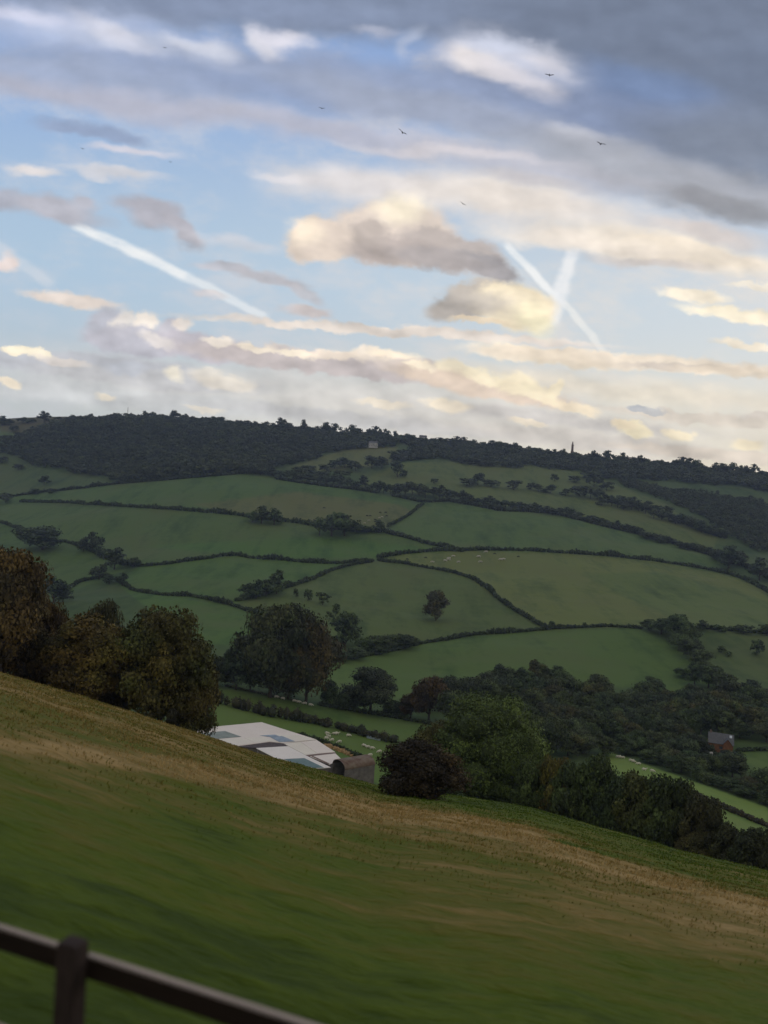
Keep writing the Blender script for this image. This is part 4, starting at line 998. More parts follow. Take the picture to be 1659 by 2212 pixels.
def bz_px(zx, zy): return 356.6 + zx / 3.36, 1508.7 + zy / 3.36
def on_plane(zx, zy, z):
    u, v = uv_of(*bz_px(zx, zy)); d = z / v; return Vector((u * d, d, z))
def slab(name, pts, thick, mat, parent, org):
    """a thin sloping sheet with real thickness"""
    b = bmesh.new(); top = [b.verts.new(p - org) for p in pts]; bot = [b.verts.new(p - org - Vector((0, 0, thick))) for p in pts]
    b.faces.new(top); b.faces.new(bot[::-1]); n = len(pts)
    for i in range(n): b.faces.new((top[(i + 1) % n], top[i], bot[i], bot[(i + 1) % n]))
    bmesh.ops.recalc_face_normals(b, faces=b.faces)
    me = bpy.data.meshes.new(name); b.to_mesh(me); b.free(); me.materials.append(mat)
    return link(name, me, parent)
def walls(name, pts, drop_, depth, mat, parent, org, inset=.35):
    c = sum(pts, Vector()) / len(pts); b = bmesh.new()
    P2 = [p + (Vector((c.x, c.y, p.z)) - p).normalized() * inset - Vector((0, 0, drop_)) for p in pts]
    top = [b.verts.new(p - org) for p in P2]; bot = [b.verts.new(Vector((p.x, p.y, depth)) - org) for p in P2]; n = len(pts)
    for i in range(n): b.faces.new((top[(i + 1) % n], top[i], bot[i], bot[(i + 1) % n]))
    b.faces.new(bot[::-1]); bmesh.ops.recalc_face_normals(b, faces=b.faces)
    me = bpy.data.meshes.new(name); b.to_mesh(me); b.free(); me.materials.append(mat)
    return link(name, me, parent)
org = on_plane(700, 400, -74)
barn = empty('farm_shed', org, 'sprawling farm shed with many pale sheet roofs and green and blue panels', 'farm building')
def plane_of(a, b_, c):
    A_, B_, C_ = on_plane(*a), on_plane(*b_), on_plane(*c); return A_, (B_ - A_).cross(C_ - A_).normalized()
def on(pl, zx, zy):
    u, v = uv_of(*bz_px(zx, zy)); d = Vector((u, 1, v)); t = pl[0].dot(pl[1]) / d.dot(pl[1]); return d * t
def roof(pl, pts, mat, name='roof', walls_to=-76.0, th=.14, wmat=None, lift=0.0):
    P3 = [on(pl, *p) + Vector((0, 0, lift)) for p in pts]
    r = slab(name, P3, th, mat, barn, org)
    if walls_to is not None: walls('wall', P3, th + .004, walls_to, wmat or M_BLOCK, barn, org)
    return r
def panel(pl, pts, mat, name='roof_panel', lift=.05):
    return slab(name, [on(pl, *p) + Vector((0, 0, lift)) for p in pts], .045, mat, barn, org)
# the great far roof, its lower slope, then the nearer roofs stepping down the hill
pA = plane_of((200, 229, -65.0), (1100, 298, -65.0), (700, 172, -65.0))
roof(pA, [(120, 262), (200, 229), (355, 205), (700, 172), (1100, 298), (860, 324), (760, 314), (530, 344), (330, 350)], M_ROOF, wmat=M_BROWN)
panel(pA, [(300, 302), (375, 297), (556, 289), (645, 322), (530, 341), (345, 347)], M_CREAM, 'roof_sheet')
panel(pA, [(650, 321), (575, 286), (700, 280), (850, 320), (758, 312)], M_CREAM, 'roof_sheet', .03)
panel(pA, [(800, 262), (1000, 268), (1092, 297), (940, 313)], M_CREAM, 'roof_sheet', .03)
panel(pA, [(215, 256), (435, 238), (553, 279), (375, 295), (255, 292)], M_GREENP, lift=.08)
panel(pA, [(690, 271), (795, 264), (828, 276), (762, 281)], M_BLUE, lift=.08)
panel(pA, [(764, 283), (850, 275), (942, 313), (830, 318)], M_BLUE, lift=.10)
pB = plane_of((862, 327, -64.9), (1102, 302, -64.9), (1236, 390, -65.5))
roof(pB, [(862, 327), (1102, 302), (1236, 390), (1020, 410)], M_CREAM)
panel(pB, [(985, 316), (1100, 304), (1228, 389), (1105, 400)], M_ROOF, 'roof_sheet')
pC = plane_of((530, 346, -64.9), (760, 317, -64.9), (890, 352, -65.0))
roof(pC, [(510, 350), (760, 317), (872, 329), (890, 352), (660, 359)], M_BROWN, name='lean_to_roof')
slab('gutter', [on_plane(1020, 410, -65.35), on_plane(1238, 390, -65.35), on_plane(1243, 398, -65.4), on_plane(1030, 420, -65.4)], .2, M_GAP, barn, org)
pD = plane_of((660, 360, -64.7), (1020, 412, -64.9), (1085, 507, -66.0))
roof(pD, [(660, 360), (893, 346), (1020, 412), (1205, 501), (1085, 508), (820, 441)], M_PALE)
panel(pD, [(862, 441), (1010, 434), (1152, 502), (1088, 506), (940, 472)], M_TEAL)
pE = plane_of((1040, 418, -65.2), (1236, 398, -65.2), (1190, 480, -65.7))
roof(pE, [(1050, 420), (1236, 399), (1280, 441), (1192, 479)], M_ROOF)
panel(pE, [(1062, 421), (1074, 419), (1194, 473), (1182, 478)], M_GAP, 'gutter')
# dutch barn: arched rusty roof over block walls
C0 = Vector((-6.98, 195.74, 0)); ax = Vector((.8, .6, 0)); ay = Vector((-.6, .8, 0)); LEN = 9.5; RAD = 2.8; ZE = -65.45; ZG_ = -76.0
dorg = C0 + Vector((0, 0, ZG_))
db = empty('dutch_barn', dorg, 'small arched barn with rusty curved roof and block walls at the end of the sheds', 'barn')
def arch(name, r0, r1_, t0, t1, mat, n=14, rise=.58):
    b = bmesh.new(); rings = []
    for k in range(n + 1):
        a = math.pi * k / n; row = []
        for rr_, tt in ((r0, t0), (r1_, t0), (r1_, t1), (r0, t1)):
            p = C0 + ax * tt + ay * (math.cos(a) * rr_); p.z = ZE + math.sin(a) * rr_ * rise; row.append(b.verts.new(p - dorg))
        rings.append(row)
    for k in range(n):
        for j in range(4): b.faces.new((rings[k][j], rings[k][(j + 1) % 4], rings[k + 1][(j + 1) % 4], rings[k + 1][j]))
    b.faces.new(rings[0]); b.faces.new(rings[-1][::-1]); bmesh.ops.recalc_face_normals(b, faces=b.faces)
    me = bpy.data.meshes.new(name); b.to_mesh(me); b.free(); me.materials.append(mat); return link(name, me, db)
arch('roof', RAD, RAD + .12, 0, LEN, M_RUST)
def wall_box(name, p, q_, z0, z1, th, mat, par, org_):
    d = (q_ - p).normalized(); nrm = Vector((-d.y, d.x, 0)) * th / 2; b = bmesh.new()
    c = [p + nrm, q_ + nrm, q_ - nrm, p - nrm]
    lo = [b.verts.new(Vector((v.x, v.y, z0)) - org_) for v in c]; hi = [b.verts.new(Vector((v.x, v.y, z1)) - org_) for v in c]
    b.faces.new(lo[::-1]); b.faces.new(hi)
    for i in range(4): b.faces.new((lo[i], lo[(i + 1) % 4], hi[(i + 1) % 4], hi[i]))
    bmesh.ops.recalc_face_normals(b, faces=b.faces)
    me = bpy.data.meshes.new(name); b.to_mesh(me); b.free(); me.materials.append(mat); return link(name, me, par)
for s in (-1, 1): wall_box('side_wall', C0 + ay * s * (RAD - .1) + ax * .1, C0 + ay * s * (RAD - .1) + ax * (LEN - .1), ZG_, ZE - .01, .22, M_BLOCK, db, dorg)
bb = bmesh.new(); vs = [bb.verts.new(Vector(C0 + ax * (LEN - .3) + ay * (math.cos(a) * (RAD - .02)) + Vector((0, 0, ZE + math.sin(a) * (RAD - .02) * .58))) - dorg) for a in [math.pi * k / 14 for k in range(15)]]
vs += [bb.verts.new(Vector(C0 + ax * (LEN - .3) + ay * s * (RAD - .02) + Vector((0, 0, ZG_))) - dorg) for s in (-1, 1)]
f_ = bb.faces.new(vs); bmesh.ops.solidify(bb, geom=[f_], thickness=.15); me = bpy.data.meshes.new('end_wall'); bb.to_mesh(me); bb.free(); me.materials.append(M_BLOCK); link('end_wall', me, db)
wall_box('floor_slab', C0 + ax * .3, C0 + ax * (LEN - .5), ZG_ + .4, ZE - 3.2, 2 * RAD - .6, M_DARKIN, db, dorg)

# straw heaped behind the end shed, planks and rubble in the yard at the left
def heap(name, pts_px, r_, label, cat, mat, hgt):
    b = bmesh.new(); rng = random.Random(4); first = None
    for (x, y) in pts_px:
        p = at(x, y, 150)
        if first is None: first = p.copy()
        for k in range(3):
            o_ = p - first + Vector((rng.uniform(-r_, r_) * .7, rng.uniform(-r_, r_) * .7, hgt * .15))
            q2 = bmesh.ops.create_icosphere(b, subdivisions=3, radius=1.0)['verts']
            for v in q2:
                n = 1 + rng.uniform(-.09, .09) + .3 * float(vnoise(np.array(v.co.x * 2 + o_.x), np.array(v.co.y * 2 + v.co.z * 2), k))
                v.co = Vector((v.co.x * r_ * n, v.co.y * r_ * n, v.co.z * hgt * n)) + o_
    me = bpy.data.meshes.new(name); b.to_mesh(me); b.free(); me.materials.append(mat)
    o = link(name, me); o.location = first; return tag(o, label, cat)
def z7(*p): return [bz_px(*q_) for q_ in p]
heap('straw_heap', z7((1175, 350), (1205, 360), (1240, 372), (1280, 388), (1325, 404), (1370, 420), (1405, 432)), 1.1, 'long ragged heap of golden straw behind the end sheds', 'straw heap', M_STRAW, .9)
rp = random.Random(8)
for i, (zx, zy, l) in enumerate([(225, 190, 5.0), (205, 203, 6.0), (240, 213, 6.5), (175, 178, 3.5), (90, 155, 2.6)]):
    p = at(*bz_px(zx, zy), 150); b = bmesh.new()
    for k in range(3):
        M_ = Matrix.Translation((0, k * .42, .1 + .02 * k)) @ Matrix.Rotation(rp.uniform(-.04, .04), 4, 'Z') @ Matrix.Diagonal((l * rp.uniform(.8, 1), .30, .09, 1))
        bmesh.ops.create_cube(b, size=1, matrix=M_)
    bmesh.ops.bevel(b, geom=b.edges[:], offset=.01, segments=1, affect='EDGES')
    me = bpy.data.meshes.new('plank_pile'); b.to_mesh(me); b.free(); me.materials.append(M_TIMBER)
    o = link('plank_pile', me); o.location = p; o.rotation_euler = (0, 0, R(-6 + i * 3))
    tag(o, f"low timber pile in the yard left of the sheds, {['nearest the roof edge','middle one','lowest one','farther back','smallest at the far left'][i]}", 'timber pile', 'timber piles in the yard')
# water trough glinting in the sheep field
p = at(*bz_px(1515, 297), 150); b = bmesh.new(); bmesh.ops.create_cube(b, size=1, matrix=Matrix.Diagonal((5.0, .9, .7, 1)))
top = max(b.faces, key=lambda f: f.calc_center_median().z); bmesh.ops.inset_region(b, faces=[top], thickness=.08); bmesh.ops.translate(b, verts=top.verts[:], vec=(0, 0, -.25))
me = bpy.data.meshes.new('water_trough'); b.to_mesh(me); b.free(); me.materials.append(M_BLUE); o = link('water_trough', me); o.location = p + Vector((0, 0, .35)); o.rotation_euler = (0, 0, R(-25))
tag(o, 'pale long trough by the hedge in the sheep field', 'trough')

# ------------------------------------------------------------------ houses
M_WHITE = simple_mat('white_render', (.38, .38, .37), (.50, .49, .48), 1.0, .9)
M_SLATE = simple_mat('slate_roof', (.075, .080, .090), (.12, .125, .14), 1.4, .7)
M_ORANGE = simple_mat('orange_brown_cladding', (.13, .060, .030), (.23, .105, .050), 1.0, .85)
M_GLASS = simple_mat('window_glass', (.03, .035, .045), (.06, .07, .08), 1.0, .15, .6)
M_SKYL = simple_mat('skylight_glass', (.45, .50, .58), (.60, .65, .72), 1.0, .2, .6)
M_STONE = simple_mat('grey_stone', (.16, .15, .14), (.26, .24, .22), .8, .95)
M_BRICK = simple_mat('reddish_stone', (.12, .085, .075), (.20, .15, .13), .8, .95)
def gable(parent, w, d, h, rh, wall_m, roof_m, off=(0, 0), rot=0.0, over=.35, nw=3):
    """house body: long side w faces the viewer, depth d, eaves h, ridge rh above"""
    Mx = Matrix.Translation((off[0], off[1], 0)) @ Matrix.Rotation(rot, 4, 'Z')
    b = bmesh.new(); z0 = -2.0
    V = [(-w/2, -d/2, z0), (w/2, -d/2, z0), (w/2, d/2, z0), (-w/2, d/2, z0), (-w/2, -d/2, h), (w/2, -d/2, h), (w/2, d/2, h), (-w/2, d/2, h), (-w/2, 0, h + rh), (w/2, 0, h + rh)]
    v = [b.verts.new(Mx @ Vector(p)) for p in V]
    for f in [(3,2,1,0), (0,1,5,4), (1,2,6,9,5), (2,3,7,6), (3,0,4,8,7), (4,5,9,8), (6,7,8,9)]: b.faces.new([v[i] for i in f])
    bmesh.ops.recalc_face_normals(b, faces=b.faces)
    me = bpy.data.meshes.new('wall'); b.to_mesh(me); b.free(); me.materials.append(wall_m); link('wall', me, parent)
    b = bmesh.new(); t = .18
    for s in (-1, 1):
        e = s * (d / 2 + over); ze = h - rh * over / (d / 2)
        pts = [(-w/2 - over, e, ze + .02), (w/2 + over, e, ze + .02), (w/2 + over, 0, h + rh + .02), (-w/2 - over, 0, h + rh + .02)]
        lo = [b.verts.new(Mx @ Vector(p)) for p in pts]; hi = [b.verts.new(Mx @ (Vector(p) + Vector((0, 0, t)))) for p in pts]
        b.faces.new(lo[::-1]); b.faces.new(hi)
        for i in range(4): b.faces.new((lo[i], lo[(i+1) % 4], hi[(i+1) % 4], hi[i]))
    bmesh.ops.recalc_face_normals(b, faces=b.faces)
    me = bpy.data.meshes.new('roof'); b.to_mesh(me); b.free(); me.materials.append(roof_m); rf = link('roof', me, parent)
    for i in range(nw):
        for zz in ([h * .3, h * .72] if h > 4 else [h * .5]):
            x = -w/2 + w * (i + .5) / nw
            b = bmesh.new(); bmesh.ops.create_cube(b, size=1, matrix=Mx @ Matrix.Translation((x, -d/2 - .02, zz)) @ Matrix.Diagonal((w / nw * .38, .10, 1.15, 1)))
            me = bpy.data.meshes.new('window'); b.to_mesh(me); b.free(); me.materials.append(M_GLASS); link('window', me, parent)
    return rf
def chimney(rf, x, y, z0, z1, s=.7, m=None):
    b = bmesh.new(); bmesh.ops.create_cube(b, size=1, matrix=Matrix.Translation((x, y, (z0 + z1) / 2)) @ Matrix.Diagonal((s, s, z1 - z0, 1)))
    me = bpy.data.meshes.new('chimney'); b.to_mesh(me); b.free(); me.materials.append(m or M_STONE); link('chimney', me, rf)
def house(x, y, w, d, h, rh, label, wall_m=None, roof_m=None, rot=0.0, nw=3, dmin=900, ch=True, dist=None, lift=0.0):
    p = at(x, y, dmin) if dist is None else drop(x, dist)
    e = empty('house', p + Vector((0, 0, lift)), label, 'house', rz=rot)
    rf = gable(e, w, d, h, rh, wall_m or M_WHITE, roof_m or M_SLATE, nw=nw)
    if ch: chimney(rf, w * .4, 0, h + rh * .5, h + rh + 1.2)
    return e
house(806, 968, 16, 8, 7.5, 3.0, 'pale square house at the top edge of the upper pasture', rot=R(-8), nw=4, lift=2.0)
house(822, 961, 6, 6, 5.5, 2.5, 'small pale cottage just right of the square house', rot=R(-8), nw=1, lift=2.5)
house(913, 956, 14, 8, 7.0, 3.5, 'pale house among the ridge trees, the largest on the right', rot=R(10), nw=3, lift=4.0)
house(897, 959, 16, 7, 3.6, 2.0, 'long low pale outbuilding left of the ridge house', rot=R(6), nw=4, ch=False, lift=4.0)
house(926, 962, 5, 5, 4.0, 2.0, 'tiny pale shed below the ridge house', nw=1, ch=False, lift=4.0)
house(952, 963, 7, 6, 5.0, 2.5, 'small yellowish cottage half hidden in the ridge trees', nw=1, lift=4.0, wall_m=M_STONE)
house(1366, 1001, 26, 9, 5.5, 3.0, 'long pale building glimpsed among trees on the right skyline', nw=5, lift=3.0, wall_m=M_STONE, roof_m=M_STONE)
# brown house in the valley
p = at(1555, 1622, 200); hs = p.y / PF
bh = empty('house', p + Vector((0, 0, .5)), 'orange-brown clad house with a slate roof and gabled dormer among dark trees', 'house', rz=R(-20))
bh.scale = (.9, .9, .9)
rf = gable(bh, 10.0, 7.5, 3.6, 3.6, M_ORANGE, M_SLATE, nw=3)
b = bmesh.new()   # the dormer gable facing the viewer
V = [(.9, -4.6, 0), (4.3, -4.6, 0), (4.3, -.5, 0), (.9, -.5, 0), (.9, -4.6, 3.9), (4.3, -4.6, 3.9), (4.3, -.5, 3.9), (.9, -.5, 3.9), (2.6, -4.6, 6.0), (2.6, -.5, 6.0)]
v = [b.verts.new(q_) for q_ in V]
for f in [(3,2,1,0), (0,1,5,8,4), (1,2,6,5), (2,3,7,9,6), (3,0,4,7), (4,8,9,7), (5,6,9,8)]: b.faces.new([v[i] for i in f])
bmesh.ops.recalc_face_normals(b, faces=b.faces); me = bpy.data.meshes.new('dormer'); b.to_mesh(me); b.free(); me.materials.append(M_ORANGE); dm = link('dormer', me, bh)
b = bmesh.new()
for s in (-1, 1):
    pts_ = [(2.6 + s * 2.05, -5.0, 3.55), (2.6 + s * 2.05, -.2, 3.55), (2.6, -.2, 6.1), (2.6, -5.0, 6.1)]
    lo = [b.verts.new(q_) for q_ in pts_]; hi = [b.verts.new(Vector(q_) + Vector((0, 0, .15))) for q_ in pts_]
    b.faces.new(lo); b.faces.new(hi[::-1])
    for i in range(4): b.faces.new((lo[i], lo[(i+1) % 4], hi[(i+1) % 4], hi[i]))
bmesh.ops.recalc_face_normals(b, faces=b.faces); me = bpy.data.meshes.new('dormer_roof'); b.to_mesh(me); b.free(); me.materials.append(M_SLATE); link('dormer_roof', me, dm)
b = bmesh.new(); sl = math.atan2(3.6, 3.75)
bmesh.ops.create_cube(b, size=1, matrix=Matrix.Translation((4.0, -1.0, 6.55)) @ Matrix.Rotation(sl, 4, 'X') @ Matrix.Diagonal((1.0, 1.2, .16, 1)))
me = bpy.data.meshes.new('skylight'); b.to_mesh(me); b.free(); me.materials.append(M_SKYL); link('skylight', me, rf)
chimney(rf, -4.2, 0, 6.0, 8.2, .8, M_BRICK)
p = drop(1545, p.y - 22); e = empty('garden_shed', p + Vector((0, 0, 3.4)), 'tiny white shed showing through bushes below the brown house', 'shed')
gable(e, .8, .8, .7, .3, simple_mat('white_boards', (.55, .55, .56), (.68, .68, .69)), M_WHITE, nw=1, over=.1)

# tower on the ridge: a monument column
p = at(1235, 990, 900); tw = empty('monument_tower', p, 'slim reddish tower rising above the trees on the right skyline', 'tower')
V, F = tube([(0, 0, -3), (0, 0, 0), (0, 0, 14), (0, 0, 14.01), (0, 0, 25), (0, 0, 25.01), (0, 0, 29)], [3.6, 3.4, 2.9, 2.4, 2.1, 1.4, 1.1], 10)
me = bpy.data.meshes.new('shaft'); me.from_pydata([tuple(q_) for q_ in V], [], F); me.materials.append(M_BRICK); link('shaft', me, tw)
V, F = tube([(0, 0, 25.1), (0, 0, 25.2), (0, 0, 26.0), (0, 0, 26.1)], [.5, 2.9, 2.9, .5], 10); me = bpy.data.meshes.new('gallery'); me.from_pydata([tuple(q_) for q_ in V], [], F); me.materials.append(M_BRICK); link('gallery', me, tw)
V, F = tube([(0, 0, 28.9), (0, 0, 30.5), (0, 0, 33)], [1.5, 1.0, .05], 10); me = bpy.data.meshes.new('cap'); me.from_pydata([tuple(q_) for q_ in V], [], F); me.materials.append(M_BRICK); link('cap', me, tw)
p = at(275, 904, 900); V, F = tube([(0, 0, 0), (0, 0, 26)], [.45, .30], 6)
for a in range(5):
    v2, f2 = tube([(-1.2, 0, 16 + a * 2), (1.2, 0, 16 + a * 2)], [.22, .22], 4); o_ = len(V); V += v2; F += [tuple(i + o_ for i in f) for f in f2]
me = bpy.data.meshes.new('radio_mast'); me.from_pydata([tuple(q_) for q_ in V], [], F); me.materials.append(M_BRICK); o = link('radio_mast', me); o.location = p
tag(o, 'faint thin mast on the left skyline', 'mast')

# ------------------------------------------------------------------ animals
def skinned(name, verts, edges, radii, mat, root=0, sub=1):
    me = bpy.data.meshes.new(name); me.from_pydata(verts, edges, []); o = bpy.data.objects.new(name, me); COL.objects.link(o)
    sk = o.modifiers.new('skin', 'SKIN'); sk.use_smooth_shade = True
    lay = me.skin_vertices[0].data if me.skin_vertices else None
    if lay is None:
        b = bmesh.new(); b.from_mesh(me); b.verts.layers.skin.verify(); b.to_mesh(me); b.free(); lay = me.skin_vertices[0].data
    for i, r_ in enumerate(radii):
        lay[i].radius = (r_, r_) if not isinstance(r_, tuple) else r_
        lay[i].use_root = (i == root)
    sb = o.modifiers.new('sub', 'SUBSURF'); sb.levels = sub; sb.render_levels = sub
    dg = bpy.context.evaluated_depsgraph_get(); dg.update()
    m2 = bpy.data.meshes.new_from_object(o.evaluated_get(dg)); m2.name = name
    bpy.data.objects.remove(o); m2.materials.clear(); m2.materials.append(mat); return m2
def beast(name, L_, H_, body, leg, mat, grazing=True):
    """four-legged animal, body length L_, back height H_: trunk, neck, head, jointed legs, tail"""
    zb = H_ - body
    v = [(0, 0, zb), (-L_*.28, 0, zb), (-L_*.46, 0, zb + body*.15), (L_*.26, 0, zb), (L_*.42, 0, zb + body*.1)]
    e = [(0,1), (1,2), (0,3), (3,4)]; r_ = [body, body*.95, body*.6, body*.92, body*.62]
    hz = H_*.22 if grazing else H_*1.02
    v += [(L_*.58, 0, (zb + hz)/2 + (0 if grazing else body*.2)), (L_*.66, 0, hz + .02), (L_*.80, 0, hz - (.0 if grazing else .04))]; e += [(4,5), (5,6), (6,7)]; r_ += [body*.40, body*.34, body*.20]
    v += [(L_*.64, H_*.12, hz + H_*.10), (L_*.64, -H_*.12, hz + H_*.10)]; e += [(6,8), (6,9)]; r_ += [body*.12, body*.12]
    v += [(-L_*.54, 0, zb - body*.4), (-L_*.54, 0, zb - body*1.1)]; e += [(2,10), (10,11)]; r_ += [body*.14, body*.08]
    for s in (-1, 1):
        k = len(v); v += [(L_*.30, s*body*.5, zb - body*.75), (L_*.31, s*body*.5, H_*.25), (L_*.30, s*body*.5, 0)]; e += [(3,k), (k,k+1), (k+1,k+2)]; r_ += [leg*1.5, leg*.9, leg*.8]
        k = len(v); v += [(-L_*.34, s*body*.5, zb - body*.6), (-L_*.42, s*body*.5, H_*.30), (-L_*.38, s*body*.5, 0)]; e += [(1,k), (k,k+1), (k+1,k+2)]; r_ += [leg*1.9, leg*.9, leg*.8]
    return skinned(name, v, e, r_, mat)
M_WOOL = simple_mat('wool', (.50, .48, .40), (.72, .69, .60), 9, .98, bump=.8)
M_COWD = simple_mat('dark_hide', (.015, .014, .013), (.04, .035, .03), 3, .8)
M_COWL = simple_mat('pale_hide', (.38, .35, .31), (.55, .52, .48), 3, .8)
SHEEP = [beast('sheep', 1.25, .82, .30, .06, M_WOOL), beast('sheep', 1.25, .82, .30, .06, M_WOOL, False)]
COWD, COWL = beast('cow', 2.3, 1.45, .42, .10, M_COWD), beast('cow', 2.3, 1.45, .42, .10, M_COWL)
ar = random.Random(6)
def animal(me, x, y, label, cat, group, dmin=140, s=1.0, rot=None):
    o = link(cat, me); o.location = at(x, y, dmin) + Vector((0, 0, -.02)); a = ar.choice([0, 3.14]) + ar.uniform(-.5, .5) if rot is None else rot
    o.rotation_euler = (0, 0, a); o.scale = (s, s, s); return tag(o, label, cat, group)
sh = z7((1176,262), (1187,284), (1170,297), (1210,311), (1230,266), (1247,263), (1331,277), (1264,325), (1443,352), (1470,362), (1503,369), (1555,394), (1488,420), (1605,410))
lab = ['topmost of the left cluster', 'upper middle of the left cluster', 'leftmost of the left cluster', 'lowest of the left cluster', 'left one of the close pair', 'right one of the close pair', 'alone nearest the long trough', 'alone below the left cluster', 'first of the line leading right', 'second of the line leading right', 'third of the line leading right', 'fourth of the line leading right', 'alone lower down toward the dutch barn', 'last of the line, by the red bush']
for i, (x, y) in enumerate(sh): animal(SHEEP[i % 4 == 1], x, y, 'white sheep in the field behind the barns, ' + lab[i], 'sheep', 'sheep behind the barns', s=1.15)
for i, x in enumerate((597, 611, 636, 645, 658, 671)):
    animal(SHEEP[0], x, float(np.interp(x, [597, 671], [1508, 1525])), f'white sheep resting under the big pair of trees, {ordinal(i + 1)}', 'sheep', 'sheep under the big trees', s=1.25)
for i, (zx, zy) in enumerate([(745,972), (758,974), (775,977), (825,994), (840,1000), (872,1014), (905,1049), (955,1057)]):
    animal(SHEEP[i % 3 == 0], 1069.8 + zx / 2.8156, 1289.2 + zy / 2.8156 + 3, f'white sheep along the top of the bright right field, {ordinal(i + 1)}', 'sheep', 'sheep in the bright right field', s=1.15)
z2 = lambda zx, zy: (548.6 + zx / 2.749, 905.2 + zy / 2.749)
cd = sorted([(416,532), (672,579), (690,579), (628,608), (750,559), (783,559), (788,580), (720,602), (722,614)])
for i, q_ in enumerate(cd): animal(COWD, *z2(*q_), f'dark cow grazing in the top left field above the hedge clump, {ordinal(i + 1)}', 'cow', 'dark cattle in the top field', dmin=500, s=1.25)
cl = sorted([(683,607), (760,585), (657,622), (575,624), (612,634), (625,647), (745,590)])
for i, q_ in enumerate(cl): animal(COWL, *z2(*q_), f'pale cow grazing in the top left field above the hedge clump, {ordinal(i + 1)}', 'cow', 'pale cattle in the top field', dmin=500, s=1.1)
cl = sorted([(1060,855), (1135,847), (1158,832), (1155,840), (1185,820), (1215,855), (1378,794), (1335,822), (1345,854), (1465,840), (1482,838)])
for i, q_ in enumerate(cl): animal(COWL, *z2(*q_), f'white cow in the large right field below the long hedge, {ordinal(i + 1)}', 'cow', 'white cattle in the large right field', dmin=500, s=1.5)
cd = [(910,837), (1020,827), (1430,804), (1570,821)]
for i, q_ in enumerate(cd): animal(COWD, *z2(*q_), f'dark cow in the large right field below the long hedge, {ordinal(i + 1)}', 'cow', 'dark cattle in the large right field', dmin=500, s=1.15)

# gulls
M_GULL = simple_mat('grey_feathers', (.07, .07, .08), (.14, .14, .15), 4, .8)
def gull_mesh(bend):
    b = bmesh.new()
    prof = [(-.30, .01), (-.22, .03), (-.10, .055), (.04, .065), (.15, .05), (.20, .042), (.25, .035), (.30, .008)]
    rings = [[b.verts.new((x, math.cos(a) * r_, math.sin(a) * r_ * .9)) for a in [k * math.pi / 3 for k in range(6)]] for x, r_ in prof]
    for i in range(len(rings) - 1):
        for k in range(6): b.faces.new((rings[i][k], rings[i+1][k], rings[i+1][(k+1) % 6], rings[i][(k+1) % 6]))
    b.faces.new(rings[0][::-1]); b.faces.new(rings[-1])
    for s in (-1, 1):
        st = [(.03, .00, .16), (.25, .10 * bend, .15), (.45, .12 * bend, .12), (.62, .05 * bend, .02)]
        up, dn = [], []
        for y, z, c in st:
            sw = -.10 * (y > .3) * (y - .3) / .3
            up.append([b.verts.new((c * .5 + sw + .03, s * y, z + .012)), b.verts.new((-c * .5 + sw + .03, s * y, z + .006))])
            dn.append([b.verts.new((c * .5 + sw + .03, s * y, z - .008)), b.verts.new((-c * .5 + sw + .03, s * y, z))])
        for i in range(3):
            b.faces.new((up[i][0], up[i][1], up[i+1][1], up[i+1][0])); b.faces.new((dn[i][0], dn[i+1][0], dn[i+1][1], dn[i][1]))
            b.faces.new((up[i][0], up[i+1][0], dn[i+1][0], dn[i][0])); b.faces.new((up[i][1], dn[i][1], dn[i+1][1], up[i+1][1]))
        b.faces.new((up[3][0], up[3][1], dn[3][1], dn[3][0]))
    bmesh.ops.recalc_face_normals(b, faces=b.faces)
    me = bpy.data.meshes.new('gull'); b.to_mesh(me); b.free(); me.materials.append(M_GULL); return me
GM = [gull_mesh(1.0), gull_mesh(.5)]
for i, (x, y, px_, roll_, yaw, lb) in enumerate([
    (869, 286, 24, 30, 80, 'dark gull with straight tilted wings, the largest, above the centre cloud'),
    (1187, 162, 22, 8, 60, 'gull in front of the bright gap in the dark cloud'),
    (1298, 311, 22, 6, 100, 'gull low in the dark cloud at the upper right'),
    (1000, 440, 16, 28, 75, 'gull just right of the central cumulus cloud'),
    (695, 234, 14, 2, 90, 'tiny level gull against the grey cloud left of centre'),
    (178, 321, 11, 10, 80, 'tiny gull under the small grey cloud at the left'),
    (368, 350, 9, 4, 60, 'tiny dark gull over blue sky left of centre'),
    (356, 103, 10, 2, 90, 'tiny gull high up at the left against white cloud')]):
    d = 1.28 * PF / px_; u, v = uv_of(x, y)
    o = link('gull', GM[i % 2]); o.location = (u * d, d, v * d)
    o.rotation_euler = (R(roll_ + 4), R(-8), R(yaw)) ; tag(o, lb, 'gull', 'gulls in the sky')
    # the wings lie across the view: heading towards or away from the viewer, banked
    o.rotation_euler = Matrix.Rotation(R(-(yaw - 90)) * .5, 3, 'Z').to_4x4().to_3x3().to_euler()
    Rm = Matrix.Rotation(R(roll_ + 4), 3, 'Y') @ Matrix.Rotation(R(90), 3, 'Z') @ Matrix.Rotation(R((yaw - 90) * .6), 3, 'Z')
    o.rotation_euler = Rm.to_euler()

